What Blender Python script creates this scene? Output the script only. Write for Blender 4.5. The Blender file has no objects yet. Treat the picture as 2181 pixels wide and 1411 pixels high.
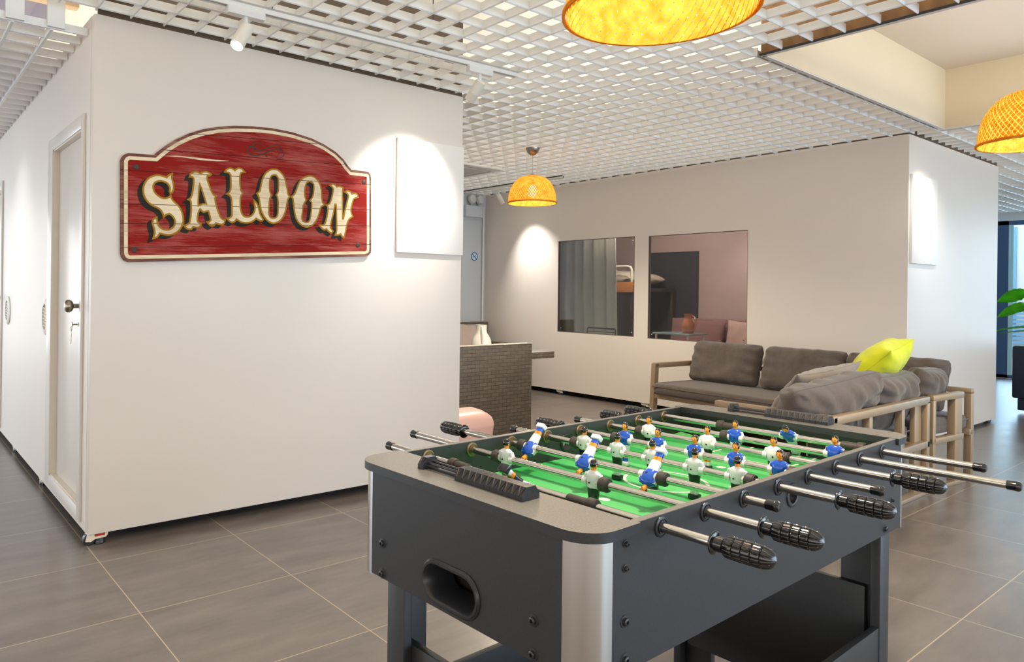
import bpy, bmesh, math, random
from mathutils import Vector, Matrix, noise
from mathutils.geometry import tessellate_polygon
PI = math.pi
sc = bpy.context.scene
COL = sc.collection
random.seed(7)

# ------------------------------------------------------------------ camera, world, exposure
PW, PH = 2181.0, 1411.0
F_PX, CX, CY = 1531.17, 915.0, 620.456          # focal length and principal point, in pixels of the frame
ROLL = math.radians(0.70487)
YAW = math.radians(52.4957)                     # heading of the view, from +X towards +Y
CAM_H = 1.18
fwd = Vector((math.cos(YAW), math.sin(YAW), 0))
rgt = Vector((math.sin(YAW), -math.cos(YAW), 0))
up = Vector((0, 0, 1))
cr, sr = math.cos(ROLL), math.sin(ROLL)
cam_d = bpy.data.cameras.new('camera')
cam = bpy.data.objects.new('camera', cam_d)
COL.objects.link(cam)
ax = rgt * cr + up * sr
ay = -rgt * sr + up * cr
az = -fwd
cam.matrix_world = Matrix(((ax.x, ay.x, az.x, 0), (ax.y, ay.y, az.y, 0), (ax.z, ay.z, az.z, CAM_H), (0, 0, 0, 1)))
cam_d.sensor_fit = 'HORIZONTAL'
cam_d.sensor_width = 36.0
cam_d.lens = F_PX / PW * 36.0
cam_d.shift_x = (PW / 2 - CX) / PW
cam_d.shift_y = -(PH / 2 - CY) / PW
cam_d.clip_start = 0.05
cam_d.clip_end = 200
sc.camera = cam

w = bpy.data.worlds.new('world')
sc.world = w
w.use_nodes = True
bg = w.node_tree.nodes['Background']
bg.inputs['Color'].default_value = (1.0, 0.97, 0.94, 1)
bg.inputs['Strength'].default_value = 2.1

vs = sc.view_settings
sc.display_settings.display_device = 'sRGB'
vs.view_transform = 'Standard'
vs.look = 'None'
vs.gamma = 1.0
vs.use_curve_mapping = False
vs.exposure = 0.2
sc.cycles.use_denoising = True
sc.cycles.max_bounces = 7
sc.cycles.diffuse_bounces = 4
sc.cycles.glossy_bounces = 3
sc.cycles.transmission_bounces = 4
sc.cycles.transparent_max_bounces = 8
sc.cycles.caustics_reflective = False
sc.cycles.caustics_refractive = False
sc.cycles.sample_clamp_indirect = 6.0

def lamp(kind, name, loc, energy, color=(1, 1, 1), aim=None, **kw):
    d = bpy.data.lights.new(name, kind)
    d.energy = energy
    d.color = color
    for k, v in kw.items():
        setattr(d, k, v)
    o = bpy.data.objects.new(name, d)
    COL.objects.link(o)
    o.location = loc
    if aim is not None:
        o.rotation_euler = (Vector(aim) - Vector(loc)).to_track_quat('-Z', 'Y').to_euler()
    return o

# sun through the glazing at the far right end, daylight from the glazed street side and the far left end
lamp('SUN', 'sun', (20, 4, 12), 3.0, (1.0, 0.96, 0.88), aim=(20 - 12, 4 - 1.0, 12 - 9), angle=0.02)
lamp('AREA', 'daylight_glazing', (13.05, 1.6, 1.2), 75, (0.50, 0.78, 1.0), aim=(0, 1.6, 1.0), shape='RECTANGLE', size=3.4, size_y=2.2)
lamp('AREA', 'daylight_street_side', (4.6, -3.7, 1.3), 150, (0.50, 0.75, 1.0), aim=(3.6, 1.0, 0.0), shape='RECTANGLE', size=6.0, size_y=2.2)
# fill lights added above the open grid without fittings, to brighten ceiling and recess
for nm, cx_, cy_, sx_, sy_, e_ in (('void_fill_near', 0.6, 2.0, 5.9, 9.0, 178), ('void_fill_far', 6.2, 4.3, 5.2, 4.6, 92), ('void_fill_right', 9.4, 0.0, 6.0, 4.0, 60), ('recess_fill', 4.95, 0.0, 2.3, 3.5, 15)):
    lamp('AREA', nm, (cx_, cy_, 2.50), e_, (1.0, 0.975, 0.935), aim=(cx_, cy_, 4.0), shape='RECTANGLE', size=sx_, size_y=sy_)
lamp('AREA', 'daylight_left_end', (-2.6, 8.5, 1.4), 75, (0.62, 0.82, 1.0), aim=(1.5, 5.2, 1.1), shape='RECTANGLE', size=2.4, size_y=2.2)

# ------------------------------------------------------------------ helpers
def lin(c):
    c /= 255.0
    return c / 12.92 if c <= 0.04045 else ((c + 0.055) / 1.055) ** 2.4

def rgb(r, g, b):
    return (lin(r), lin(g), lin(b), 1.0)

MATS = {}
def nn(nt, t, **kw):
    n = nt.nodes.new(t)
    for k, v in kw.items():
        setattr(n, k, v)
    return n

def mat(name, col, rough=0.5, metal=0.0, spec=0.5, var=0.0, vscale=8.0, bump=0.0, bscale=60.0, coat=0.0, emit=None, estr=0.0, stretch=(1, 1, 1), sheen=0.0):
    """principled material with optional procedural colour variation and bump"""
    if name in MATS:
        return MATS[name]
    m = bpy.data.materials.new(name)
    m.use_nodes = True
    nt = m.node_tree
    p = nt.nodes['Principled BSDF']
    p.inputs['Base Color'].default_value = col
    p.inputs['Roughness'].default_value = rough
    p.inputs['Metallic'].default_value = metal
    p.inputs['Specular IOR Level'].default_value = spec
    p.inputs['Coat Weight'].default_value = coat
    p.inputs['Coat Roughness'].default_value = 0.08
    p.inputs['Sheen Weight'].default_value = sheen
    if emit is not None:
        p.inputs['Emission Color'].default_value = emit
        p.inputs['Emission Strength'].default_value = estr
    if var > 0 or bump > 0:
        tc = nn(nt, 'ShaderNodeTexCoord')
        mp = nn(nt, 'ShaderNodeMapping')
        mp.inputs['Scale'].default_value = stretch
        nt.links.new(tc.outputs['Object'], mp.inputs['Vector'])
    if var > 0:
        no = nn(nt, 'ShaderNodeTexNoise')
        no.inputs['Scale'].default_value = vscale
        no.inputs['Detail'].default_value = 5
        nt.links.new(mp.outputs['Vector'], no.inputs['Vector'])
        rm = nn(nt, 'ShaderNodeMapRange')
        rm.inputs['From Min'].default_value = 0.3
        rm.inputs['From Max'].default_value = 0.7
        rm.inputs['To Min'].default_value = 1 - var
        rm.inputs['To Max'].default_value = 1 + var
        nt.links.new(no.outputs['Fac'], rm.inputs['Value'])
        mx = nn(nt, 'ShaderNodeMix', data_type='RGBA', blend_type='MULTIPLY')
        mx.inputs[0].default_value = 1
        mx.inputs[6].default_value = col
        nt.links.new(rm.outputs['Result'], mx.inputs[7])
        nt.links.new(mx.outputs[2], p.inputs['Base Color'])
    if bump > 0:
        nb = nn(nt, 'ShaderNodeTexNoise')
        nb.inputs['Scale'].default_value = bscale
        nb.inputs['Detail'].default_value = 4
        nt.links.new(mp.outputs['Vector'], nb.inputs['Vector'])
        b = nn(nt, 'ShaderNodeBump')
        b.inputs['Strength'].default_value = bump
        b.inputs['Distance'].default_value = 0.002
        nt.links.new(nb.outputs['Fac'], b.inputs['Height'])
        nt.links.new(b.outputs['Normal'], p.inputs['Normal'])
    MATS[name] = m
    return m

class MB:
    """collects shapes in one bmesh"""
    def __init__(self):
        self.bm = bmesh.new()
    def _tr(self, verts, M):
        if M is not None:
            for v in verts:
                v.co = M @ v.co
    def box(self, x0, x1, y0, y1, z0, z1, bev=0.0, mi=0, M=None, seg=2):
        bm = self.bm
        n0 = len(bm.faces)
        vs = [bm.verts.new((x, y, z)) for x in (x0, x1) for y in (y0, y1) for z in (z0, z1)]
        idx = ((0, 1, 3, 2), (4, 6, 7, 5), (0, 4, 5, 1), (2, 3, 7, 6), (0, 2, 6, 4), (1, 5, 7, 3))
        fs = [bm.faces.new([vs[i] for i in q]) for q in idx]
        for f in fs:
            f.material_index = mi
        if bev > 0:
            es = list({e for f in fs for e in f.edges})
            r = bmesh.ops.bevel(bm, geom=es, offset=bev, segments=seg, profile=0.5, affect='EDGES')
            vs = list({v for f in r['faces'] for v in f.verts} | {v for v in vs if v.is_valid})
            for f in r['faces']:
                f.material_index = mi
        self._tr(vs, M)
        return self
    def grid(self, rows, mi=0, closed_u=False, closed_v=False, M=None):
        """rows: list of lists of points"""
        bm = self.bm
        V = [[bm.verts.new(p) for p in r] for r in rows]
        if M is not None:
            for r in V:
                self._tr(r, M)
        nu, nv = len(V), len(V[0])
        for i in range(nu if closed_u else nu - 1):
            for j in range(nv if closed_v else nv - 1):
                a, b, c, d = V[i][j], V[i][(j + 1) % nv], V[(i + 1) % nu][(j + 1) % nv], V[(i + 1) % nu][j]
                try:
                    f = bm.faces.new((a, b, c, d))
                    f.material_index = mi
                except ValueError:
                    pass
        return V
    def lathe(self, prof, n=24, mi=0, M=None, cap0=True, cap1=True):
        """prof: (radius, height) pairs, turned about local z"""
        rows = [[(r * math.cos(2 * PI * k / n), r * math.sin(2 * PI * k / n), z) for k in range(n)] for r, z in prof]
        V = self.grid(rows, mi, closed_v=True, M=M)
        if cap0 and prof[0][0] > 1e-6:
            f = self.bm.faces.new(V[0][::-1]); f.material_index = mi
        if cap1 and prof[-1][0] > 1e-6:
            f = self.bm.faces.new(V[-1]); f.material_index = mi
        return self
    def cyl(self, p0, p1, r0, r1=None, n=16, mi=0, bev=0.0):
        p0, p1 = Vector(p0), Vector(p1)
        r1 = r0 if r1 is None else r1
        d = p1 - p0
        L = d.length
        M = Matrix.Translation(p0) @ d.to_track_quat('Z', 'Y').to_matrix().to_4x4()
        if bev > 0:
            prof = [(max(r0 - bev, 1e-4), 0), (r0, bev), (r1, L - bev), (max(r1 - bev, 1e-4), L)]
        else:
            prof = [(r0, 0), (r1, L)]
        return self.lathe(prof, n, mi, M)
    def tube(self, pts, r, n=8, mi=0, closed=False):
        pts = [Vector(p) for p in pts]
        N = len(pts)
        rows = []
        prev = None
        for i in range(N):
            a = pts[(i - 1) % N] if (closed or i > 0) else pts[i]
            b = pts[(i + 1) % N] if (closed or i < N - 1) else pts[i]
            t = (b - a).normalized()
            ref = prev if prev is not None else (Vector((0, 0, 1)) if abs(t.z) < 0.9 else Vector((1, 0, 0)))
            x = (ref - t * ref.dot(t)).normalized()
            prev = x
            y = t.cross(x)
            rows.append([pts[i] + (x * math.cos(2 * PI * k / n) + y * math.sin(2 * PI * k / n)) * r for k in range(n)])
        V = self.grid(rows, mi, closed_u=closed, closed_v=True)
        if not closed:
            self.bm.faces.new(V[0][::-1]).material_index = mi
            self.bm.faces.new(V[-1]).material_index = mi
        return self
    def prism(self, loops, h0, h1, M=None, mi=0, side_mi=None):
        """loops: outer polygon then holes, 2-D; extruded along local z from h0 to h1"""
        bm = self.bm
        side_mi = mi if side_mi is None else side_mi
        flat = [p for l in loops for p in l]
        tris = tessellate_polygon([[Vector((p[0], p[1], 0)) for p in l] for l in loops])
        lo = [bm.verts.new((p[0], p[1], h0)) for p in flat]
        hi = [bm.verts.new((p[0], p[1], h1)) for p in flat]
        for t in tris:
            for vs, rev in ((hi, False), (lo, True)):
                q = [vs[i] for i in t]
                try:
                    f = bm.faces.new(q[::-1] if rev else q)
                    f.material_index = mi
                except ValueError:
                    pass
        k = 0
        for l in loops:
            n = len(l)
            for i in range(n):
                a, b = k + i, k + (i + 1) % n
                try:
                    f = bm.faces.new((lo[a], lo[b], hi[b], hi[a])); f.material_index = side_mi
                except ValueError:
                    pass
            k += n
        self._tr(lo + hi, M)
        return self

def obj(name, mb, mats, parent=None, loc=None, smooth=40, label=None):
    """link the collected shapes as ONE mesh object; loc: shapes were given in parent space and the origin moves to loc"""
    bm = mb.bm
    if loc is not None:
        l = Vector(loc)
        for v in bm.verts:
            v.co -= l
    bmesh.ops.recalc_face_normals(bm, faces=bm.faces)
    me = bpy.data.meshes.new(name)
    bm.to_mesh(me)
    bm.free()
    for m in (mats if isinstance(mats, (list, tuple)) else [mats]):
        me.materials.append(m)
    if smooth:
        me.shade_smooth()
        me.set_sharp_from_angle(angle=math.radians(smooth))
    o = bpy.data.objects.new(name, me)
    COL.objects.link(o)
    if parent is not None:
        o.parent = parent
    if loc is not None:
        o.location = loc
    if label:
        o['label'] = label
    return o

def thing(name, label, cat, loc=(0, 0, 0), rotz=0.0, group=None):
    o = bpy.data.objects.new(name, None)
    o.empty_display_size = 0.1
    COL.objects.link(o)
    o.location = loc
    o.rotation_euler = (0, 0, rotz)
    o['label'] = label
    o['category'] = cat
    if group:
        o['group'] = group
    return o

def tag(o, label, cat, group=None):
    o['label'] = label
    o['category'] = cat
    if group:
        o['group'] = group
    return o

def struct(name, mb, mats, loc=None, smooth=40, parent=None, label=None):
    o = obj(name, mb, mats, parent, loc, smooth, label)
    if parent is None:
        o['kind'] = 'structure'
    return o

def copy_tree(src, parent=None):
    c = src.copy()
    COL.objects.link(c)
    if parent is not None:
        c.parent = parent
    for ch in list(src.children):
        copy_tree(ch, c)
    return c

# ------------------------------------------------------------------ materials
M_wall = mat('painted_panel', rgb(226, 217, 208), 0.42, var=0.012, vscale=1.5, bump=0.05, bscale=25)
M_wallg = mat('grey_painted_wall', rgb(205, 210, 214), 0.5, var=0.02, vscale=2)
M_white = mat('white_enamel', rgb(232, 230, 226), 0.35)
M_door = mat('white_door_paint', rgb(226, 220, 213), 0.28, var=0.02, vscale=3)
M_casing = mat('cream_door_casing', rgb(222, 210, 194), 0.4)
M_grid = mat('white_grid_metal', rgb(236, 236, 236), 0.45, var=0.02, vscale=3)
M_slab = mat('cream_upper_ceiling', rgb(226, 220, 205), 0.8, var=0.06, vscale=0.8)
M_coffer = mat('cream_plasterboard', rgb(236, 219, 188), 0.75, var=0.02, vscale=2)
M_coffer_top = mat('offwhite_plaster', rgb(226, 212, 196), 0.8, var=0.02, vscale=1)
M_ply = mat('brown_plywood', rgb(150, 112, 76), 0.8, var=0.25, vscale=3, stretch=(1, 6, 1))
M_dark = mat('dark_trim', rgb(46, 44, 44), 0.6)
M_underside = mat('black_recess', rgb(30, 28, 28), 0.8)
M_steel = mat('brushed_steel', rgb(170, 160, 148), 0.32, 1.0)
M_chrome = mat('chrome_rod', rgb(205, 200, 192), 0.16, 1.0)
M_chrome2 = mat('polished_chrome', rgb(220, 218, 214), 0.08, 1.0)
M_alu = mat('brushed_aluminium', rgb(212, 206, 198), 0.24, 1.0, bump=0.06, bscale=400, stretch=(1, 1, 0.05))
M_blk = mat('black_laminate', rgb(44, 44, 46), 0.42, var=0.12, vscale=260, bump=0.06, bscale=500)
M_blk_top = mat('charcoal_speckled_laminate', rgb(112, 107, 101), 0.40, spec=1.0, var=0.30, vscale=420, bump=0.12, bscale=500)
M_blk_in = mat('black_inner_wall', rgb(30, 31, 31), 0.30, var=0.1, vscale=30)
M_rubber = mat('dark_rubber', rgb(62, 54, 48), 0.55, var=0.08, vscale=90)
M_bkplastic = mat('glossy_black_plastic', rgb(18, 18, 19), 0.16, coat=0.5)
M_bkplastic2 = mat('satin_black_plastic', rgb(40, 40, 44), 0.3)
M_brass = mat('dull_brass_ring', rgb(140, 118, 88), 0.35, 0.8)
M_fabric = mat('charcoal_brown_fabric', rgb(88, 78, 72), 0.95, var=0.10, vscale=35, bump=0.25, bscale=700, sheen=0.25)
M_fabric_l = mat('warm_grey_fabric', rgb(134, 124, 116), 0.95, var=0.08, vscale=40, bump=0.25, bscale=700, sheen=0.3)
M_lime = mat('lime_green_fabric', rgb(206, 212, 18), 0.9, var=0.06, vscale=12, bump=0.15, bscale=500, sheen=0.2)
M_champ = mat('champagne_metal', rgb(166, 143, 116), 0.38, 0.35)
M_skin = mat('orange_skin_plastic', rgb(238, 146, 34), 0.25, coat=0.3)
M_hair = mat('black_hair_plastic', rgb(16, 14, 14), 0.15, coat=0.5)
M_pwhite = mat('white_kit_plastic', rgb(232, 228, 230), 0.22, coat=0.3)
M_pblue = mat('blue_kit_plastic', rgb(24, 84, 196), 0.2, coat=0.4)
M_pblack = mat('black_kit_plastic', rgb(24, 26, 28), 0.2, coat=0.3)
M_pink = mat('pink_plastic', rgb(232, 186, 172), 0.4)
M_ceramic = mat('white_ceramic', rgb(236, 230, 220), 0.25, coat=0.3)
M_leather = mat('navy_leather', rgb(44, 50, 68), 0.38, bump=0.1, bscale=150)
M_leaf = mat('bright_green_leaf', rgb(96, 190, 40), 0.4, var=0.2, vscale=14)
M_stem = mat('pale_green_stem', rgb(150, 190, 120), 0.5)
M_bluesteel = mat('blue_grey_frame', rgb(62, 92, 132), 0.4)

# floor: 60 cm tiles with thin pale grout
def floor_mat():
    m = bpy.data.materials.new('grey_stone_tiles')
    m.use_nodes = True
    nt = m.node_tree
    p = nt.nodes['Principled BSDF']
    tc = nn(nt, 'ShaderNodeTexCoord')
    sep = nn(nt, 'ShaderNodeSeparateXYZ')
    nt.links.new(tc.outputs['Object'], sep.inputs[0])
    def math_(op, a, b=None):
        n = nn(nt, 'ShaderNodeMath', operation=op)
        for i, v in enumerate((a, b)):
            if v is None:
                continue
            if isinstance(v, (int, float)):
                n.inputs[i].default_value = v
            else:
                nt.links.new(v, n.inputs[i])
        return n.outputs[0]
    def axis(s, off):
        t = math_('DIVIDE', math_('SUBTRACT', s, off), 0.6)
        fr = math_('FRACT', t)
        d = math_('MINIMUM', fr, math_('SUBTRACT', 1.0, fr))
        return math_('FLOOR', t), math_('LESS_THAN', d, 0.0032)
    fx, gx = axis(sep.outputs[0], 0.765)
    fy, gy = axis(sep.outputs[1], 0.294)
    grout = math_('MAXIMUM', gx, gy)
    comb = nn(nt, 'ShaderNodeCombineXYZ')
    nt.links.new(fx, comb.inputs[0]); nt.links.new(fy, comb.inputs[1])
    wn = nn(nt, 'ShaderNodeTexWhiteNoise')
    nt.links.new(comb.outputs[0], wn.inputs['Vector'])
    mp = nn(nt, 'ShaderNodeMapping')
    mp.inputs['Scale'].default_value = (1.2, 4.5, 1)
    nt.links.new(tc.outputs['Object'], mp.inputs['Vector'])
    ad = nn(nt, 'ShaderNodeVectorMath', operation='ADD')
    sc3 = nn(nt, 'ShaderNodeVectorMath', operation='SCALE')
    nt.links.new(wn.outputs['Color'], sc3.inputs[0]); sc3.inputs['Scale'].default_value = 30
    nt.links.new(mp.outputs[0], ad.inputs[0]); nt.links.new(sc3.outputs[0], ad.inputs[1])
    no = nn(nt, 'ShaderNodeTexNoise')
    no.inputs['Scale'].default_value = 2.2; no.inputs['Detail'].default_value = 8; no.inputs['Roughness'].default_value = 0.62
    nt.links.new(ad.outputs[0], no.inputs['Vector'])
    cr_ = nn(nt, 'ShaderNodeValToRGB')
    cr_.color_ramp.elements[0].position = 0.28; cr_.color_ramp.elements[0].color = rgb(98, 90, 86)
    cr_.color_ramp.elements[1].position = 0.74; cr_.color_ramp.elements[1].color = rgb(132, 122, 116)
    nt.links.new(no.outputs['Fac'], cr_.inputs[0])
    mx = nn(nt, 'ShaderNodeMix', data_type='RGBA')
    nt.links.new(grout, mx.inputs[0]); nt.links.new(cr_.outputs[0], mx.inputs[6]); mx.inputs[7].default_value = rgb(188, 168, 142)
    nt.links.new(mx.outputs[2], p.inputs['Base Color'])
    rr = nn(nt, 'ShaderNodeMapRange')
    rr.inputs['To Min'].default_value = 0.24; rr.inputs['To Max'].default_value = 0.36
    nt.links.new(no.outputs['Fac'], rr.inputs['Value'])
    nt.links.new(rr.outputs[0], p.inputs['Roughness'])
    p.inputs['Specular IOR Level'].default_value = 0.8
    b = nn(nt, 'ShaderNodeBump')
    b.inputs['Strength'].default_value = 0.08; b.inputs['Distance'].default_value = 0.002
    nt.links.new(no.outputs['Fac'], b.inputs['Height'])
    nt.links.new(b.outputs[0], p.inputs['Normal'])
    return m
M_floor = floor_mat()

def wicker_mat():
    m = bpy.data.materials.new('grey_brown_wicker')
    m.use_nodes = True
    nt = m.node_tree
    p = nt.nodes['Principled BSDF']
    tc = nn(nt, 'ShaderNodeTexCoord')
    sep = nn(nt, 'ShaderNodeSeparateXYZ'); nt.links.new(tc.outputs['Object'], sep.inputs[0])
    ad = nn(nt, 'ShaderNodeMath', operation='ADD'); nt.links.new(sep.outputs[0], ad.inputs[0]); nt.links.new(sep.outputs[1], ad.inputs[1])
    cb = nn(nt, 'ShaderNodeCombineXYZ'); nt.links.new(ad.outputs[0], cb.inputs[0]); nt.links.new(sep.outputs[2], cb.inputs[1])
    br = nn(nt, 'ShaderNodeTexBrick')
    br.inputs['Scale'].default_value = 1.0
    br.inputs['Brick Width'].default_value = 0.085
    br.inputs['Row Height'].default_value = 0.030
    br.inputs['Mortar Size'].default_value = 0.0022
    br.inputs['Mortar Smooth'].default_value = 0.6
    br.inputs['Bias'].default_value = -0.1
    br.inputs['Color1'].default_value = rgb(118, 106, 92)
    br.inputs['Color2'].default_value = rgb(100, 90, 78)
    br.inputs['Mortar'].default_value = rgb(70, 62, 54)
    nt.links.new(cb.outputs[0], br.inputs['Vector'])
    no = nn(nt, 'ShaderNodeTexNoise'); no.inputs['Scale'].default_value = 40
    mp = nn(nt, 'ShaderNodeMapping'); mp.inputs['Scale'].default_value = (0.3, 0.3, 3)
    nt.links.new(tc.outputs['Object'], mp.inputs[0]); nt.links.new(mp.outputs[0], no.inputs['Vector'])
    mx = nn(nt, 'ShaderNodeMix', data_type='RGBA', blend_type='OVERLAY'); mx.inputs[0].default_value = 0.45
    nt.links.new(br.outputs['Color'], mx.inputs[6]); nt.links.new(no.outputs['Fac'], mx.inputs[7])
    nt.links.new(mx.outputs[2], p.inputs['Base Color'])
    p.inputs['Roughness'].default_value = 0.5
    b = nn(nt, 'ShaderNodeBump'); b.inputs['Strength'].default_value = 0.7; b.inputs['Distance'].default_value = 0.004; b.invert = True
    nt.links.new(br.outputs['Fac'], b.inputs['Height']); nt.links.new(b.outputs[0], p.inputs['Normal'])
    return m
M_wicker = wicker_mat()

def glass_mat(name, tint, refl=0.5):
    m = bpy.data.materials.new(name)
    m.use_nodes = True
    nt = m.node_tree
    out = nt.nodes['Material Output']
    nt.nodes.remove(nt.nodes['Principled BSDF'])
    tr = nn(nt, 'ShaderNodeBsdfTransparent'); tr.inputs[0].default_value = tint
    gl = nn(nt, 'ShaderNodeBsdfGlossy'); gl.inputs['Roughness'].default_value = 0.02
    gl.inputs[0].default_value = (0.95, 0.97, 1, 1)
    fr = nn(nt, 'ShaderNodeFresnel'); fr.inputs['IOR'].default_value = 1.5
    mu = nn(nt, 'ShaderNodeMath', operation='MULTIPLY'); mu.inputs[1].default_value = refl
    nt.links.new(fr.outputs[0], mu.inputs[0])
    mx = nn(nt, 'ShaderNodeMixShader')
    nt.links.new(mu.outputs[0], mx.inputs[0]); nt.links.new(tr.outputs[0], mx.inputs[1]); nt.links.new(gl.outputs[0], mx.inputs[2])
    nt.links.new(mx.outputs[0], out.inputs[0])
    return m
M_glass = glass_mat('smoked_window_glass', (0.86, 0.86, 0.86, 1), 0.8)
M_clear = glass_mat('clear_glazing', (0.9, 0.97, 0.98, 1), 1.0)

def bamboo_mat():
    m = bpy.data.materials.new('woven_bamboo')
    m.use_nodes = True
    nt = m.node_tree
    out = nt.nodes['Material Output']
    nt.nodes.remove(nt.nodes['Principled BSDF'])
    tc = nn(nt, 'ShaderNodeTexCoord')
    no = nn(nt, 'ShaderNodeTexNoise'); no.inputs['Scale'].default_value = 30
    nt.links.new(tc.outputs['Object'], no.inputs['Vector'])
    cr_ = nn(nt, 'ShaderNodeValToRGB')
    cr_.color_ramp.elements[0].position = 0.3; cr_.color_ramp.elements[0].color = rgb(228, 156, 48)
    cr_.color_ramp.elements[1].position = 0.7; cr_.color_ramp.elements[1].color = rgb(248, 196, 92)
    nt.links.new(no.outputs['Fac'], cr_.inputs[0])
    d = nn(nt, 'ShaderNodeBsdfDiffuse'); t = nn(nt, 'ShaderNodeBsdfTranslucent')
    nt.links.new(cr_.outputs[0], d.inputs[0]); nt.links.new(cr_.outputs[0], t.inputs[0])
    mx = nn(nt, 'ShaderNodeMixShader'); mx.inputs[0].default_value = 0.5
    nt.links.new(d.outputs[0], mx.inputs[1]); nt.links.new(t.outputs[0], mx.inputs[2])
    nt.links.new(mx.outputs[0], out.inputs[0])
    return m
M_bamboo = bamboo_mat()
M_bulb = mat('glowing_bulb', (1, 0.9, 0.7, 1), 0.4, emit=(1.0, 0.86, 0.62, 1), estr=30)
M_lens = mat('glowing_spot_lens', (1, 1, 1, 1), 0.4, emit=(1.0, 0.95, 0.86, 1), estr=60)

# ------------------------------------------------------------------ setting: floor, ceiling, walls
f = MB(); f.box(-8, 13.2, -7, 14, -0.1, 0)
struct('floor', f, M_floor, smooth=0)
f = MB(); f.box(13.2, 40, -20, 24, -0.14, -0.02)
struct('floor_terrace', f, mat('pale_terrace', rgb(196, 196, 196), 0.8, var=0.05), smooth=0)

AX0, AX1, AY0, AY1, AZ0, AZ1 = 0.765, 2.95, 3.515, 9.0, 0.052, 2.422
BX0, BX1, BY0, BY1, BZ0, BZ1 = 6.26, 8.455, 2.142, 8.2, 0.055, 2.432
GRID_Z, GRID_H, GRID_T, PITCH = 2.425, 0.042, 0.009, 0.15
CF = (3.645, 6.25, -2.0, 1.908, 2.43, 2.865)     # raised ceiling recess

sl = MB()
cuts = (CF[0], CF[1], CF[2], CF[3])
for a in ((-8, CF[0], -7, 14), (CF[1], 13.2, -7, 14), (CF[0], CF[1], CF[3], 14), (CF[0], CF[1], -7, CF[2])):
    sl.box(a[0], a[1], a[2], a[3], 2.95, 3.05)
ceiling = struct('ceiling', sl, M_slab, smooth=0)

rects = [(AX0 - 0.0, AX1 + 0.0, AY0 - 0.02, AY1), (BX0 - 0.0, BX1 + 0.03, BY0 - 0.035, BY1), (CF[0] - 0.03, CF[1] + 0.012, CF[2], CF[3] + 0.03),
         (-8.0, AX0 + 0.001, 3.5, 14.0), (4.30, 5.0, 5.30, 6.0)]
def clip(lo, hi, cutlist):
    segs = [(lo, hi)]
    for a, b in cutlist:
        out = []
        for s, e in segs:
            if b <= s or a >= e:
                out.append((s, e))
            else:
                if a > s: out.append((s, a))
                if b < e: out.append((b, e))
        segs = out
    return [s for s in segs if s[1] - s[0] > 0.02]
def fin(mb, along, a, b, c, z, h, t):
    """one bar of the grid: flat sides, chamfered lower edge"""
    prof = [(-t / 2, h), (t / 2, h), (t / 2, 0.0045), (0.0012, 0), (-0.0012, 0), (-t / 2, 0.0045)]
    rows = []
    for e in (a, b):
        rows.append([((e, c + p[0], z + p[1]) if along == 'x' else (c + p[0], e, z + p[1])) for p in prof])
    V = mb.grid(rows, closed_v=True)
    mb.bm.faces.new(V[0]); mb.bm.faces.new(V[1])
g = MB()
GX0, GX1, GY0, GY1 = -2.0, 13.1, -3.0, 6.95
k = math.ceil((GX0 - 0.018) / PITCH)
while k * PITCH + 0.018 < GX1:
    x = k * PITCH + 0.018
    for s, e in clip(GY0, GY1, [(r[2], r[3]) for r in rects if r[0] < x < r[1]]):
        fin(g, 'y', s, e, x, GRID_Z, GRID_H, GRID_T)
    k += 1
k = math.ceil((GY0 - 0.01) / PITCH)
while k * PITCH + 0.01 < GY1:
    y = k * PITCH + 0.01
    for s, e in clip(GX0, GX1, [(r[0], r[1]) for r in rects if r[2] < y < r[3]]):
        fin(g, 'x', s, e, y, GRID_Z + 0.0006, GRID_H, GRID_T)
    k += 1
g_o = obj('open_cell_grid', g, M_grid, ceiling, smooth=0, label='white open-cell metal grid')
# lower open grid over the passage on the left
g = MB()
y = 3.634
while y < 12:
    g.box(-3.0, AX0 - 0.002, y - 0.006, y + 0.006, 2.347, 2.383)
    y += 0.15
for i in range(22):
    x = 0.613 - 0.155 * i
    g.box(x - 0.006, x + 0.006, 3.63, 12, 2.341, 2.375)
for x in (0.465, 0.628):
    g.box(x - 0.036, x + 0.036, 3.61, 3.627, 2.352, 2.62)
obj('passage_grid', g, M_grid, ceiling, smooth=0, label='lower white grid of the left passage')
# roof structure seen through the opening at upper left
g = MB()
rows = []
for i in range(80):
    xx = -2.6 + i * 0.042
    rows.append([(xx, 3.9, 2.62 + 0.018 * math.sin(i * PI / 2)), (xx, 7.0, 2.62 + 0.018 * math.sin(i * PI / 2))])
g.grid(rows)
obj('corrugated_deck', g, mat('purple_grey_sheet', rgb(120, 112, 122), 0.5), ceiling, label='purple-grey corrugated sheet')
g = MB(); g.box(-2.4, 0.76, 3.80, 3.86, 2.53, 2.58, 0.003)
obj('timber_batten', g, mat('raw_timber', rgb(196, 164, 124), 0.7, var=0.15, vscale=20, stretch=(0.2, 4, 4)), ceiling, label='raw timber batten')
g = MB(); g.tube([(0.30, 3.9, 2.48), (0.34, 3.88, 2.53), (0.42, 3.86, 2.60), (0.54, 3.82, 2.625), (0.68, 3.76, 2.60), (0.95, 3.6, 2.62)], 0.013)
obj('conduit_hose', g, M_bkplastic2, ceiling, label='black conduit hose')

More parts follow.
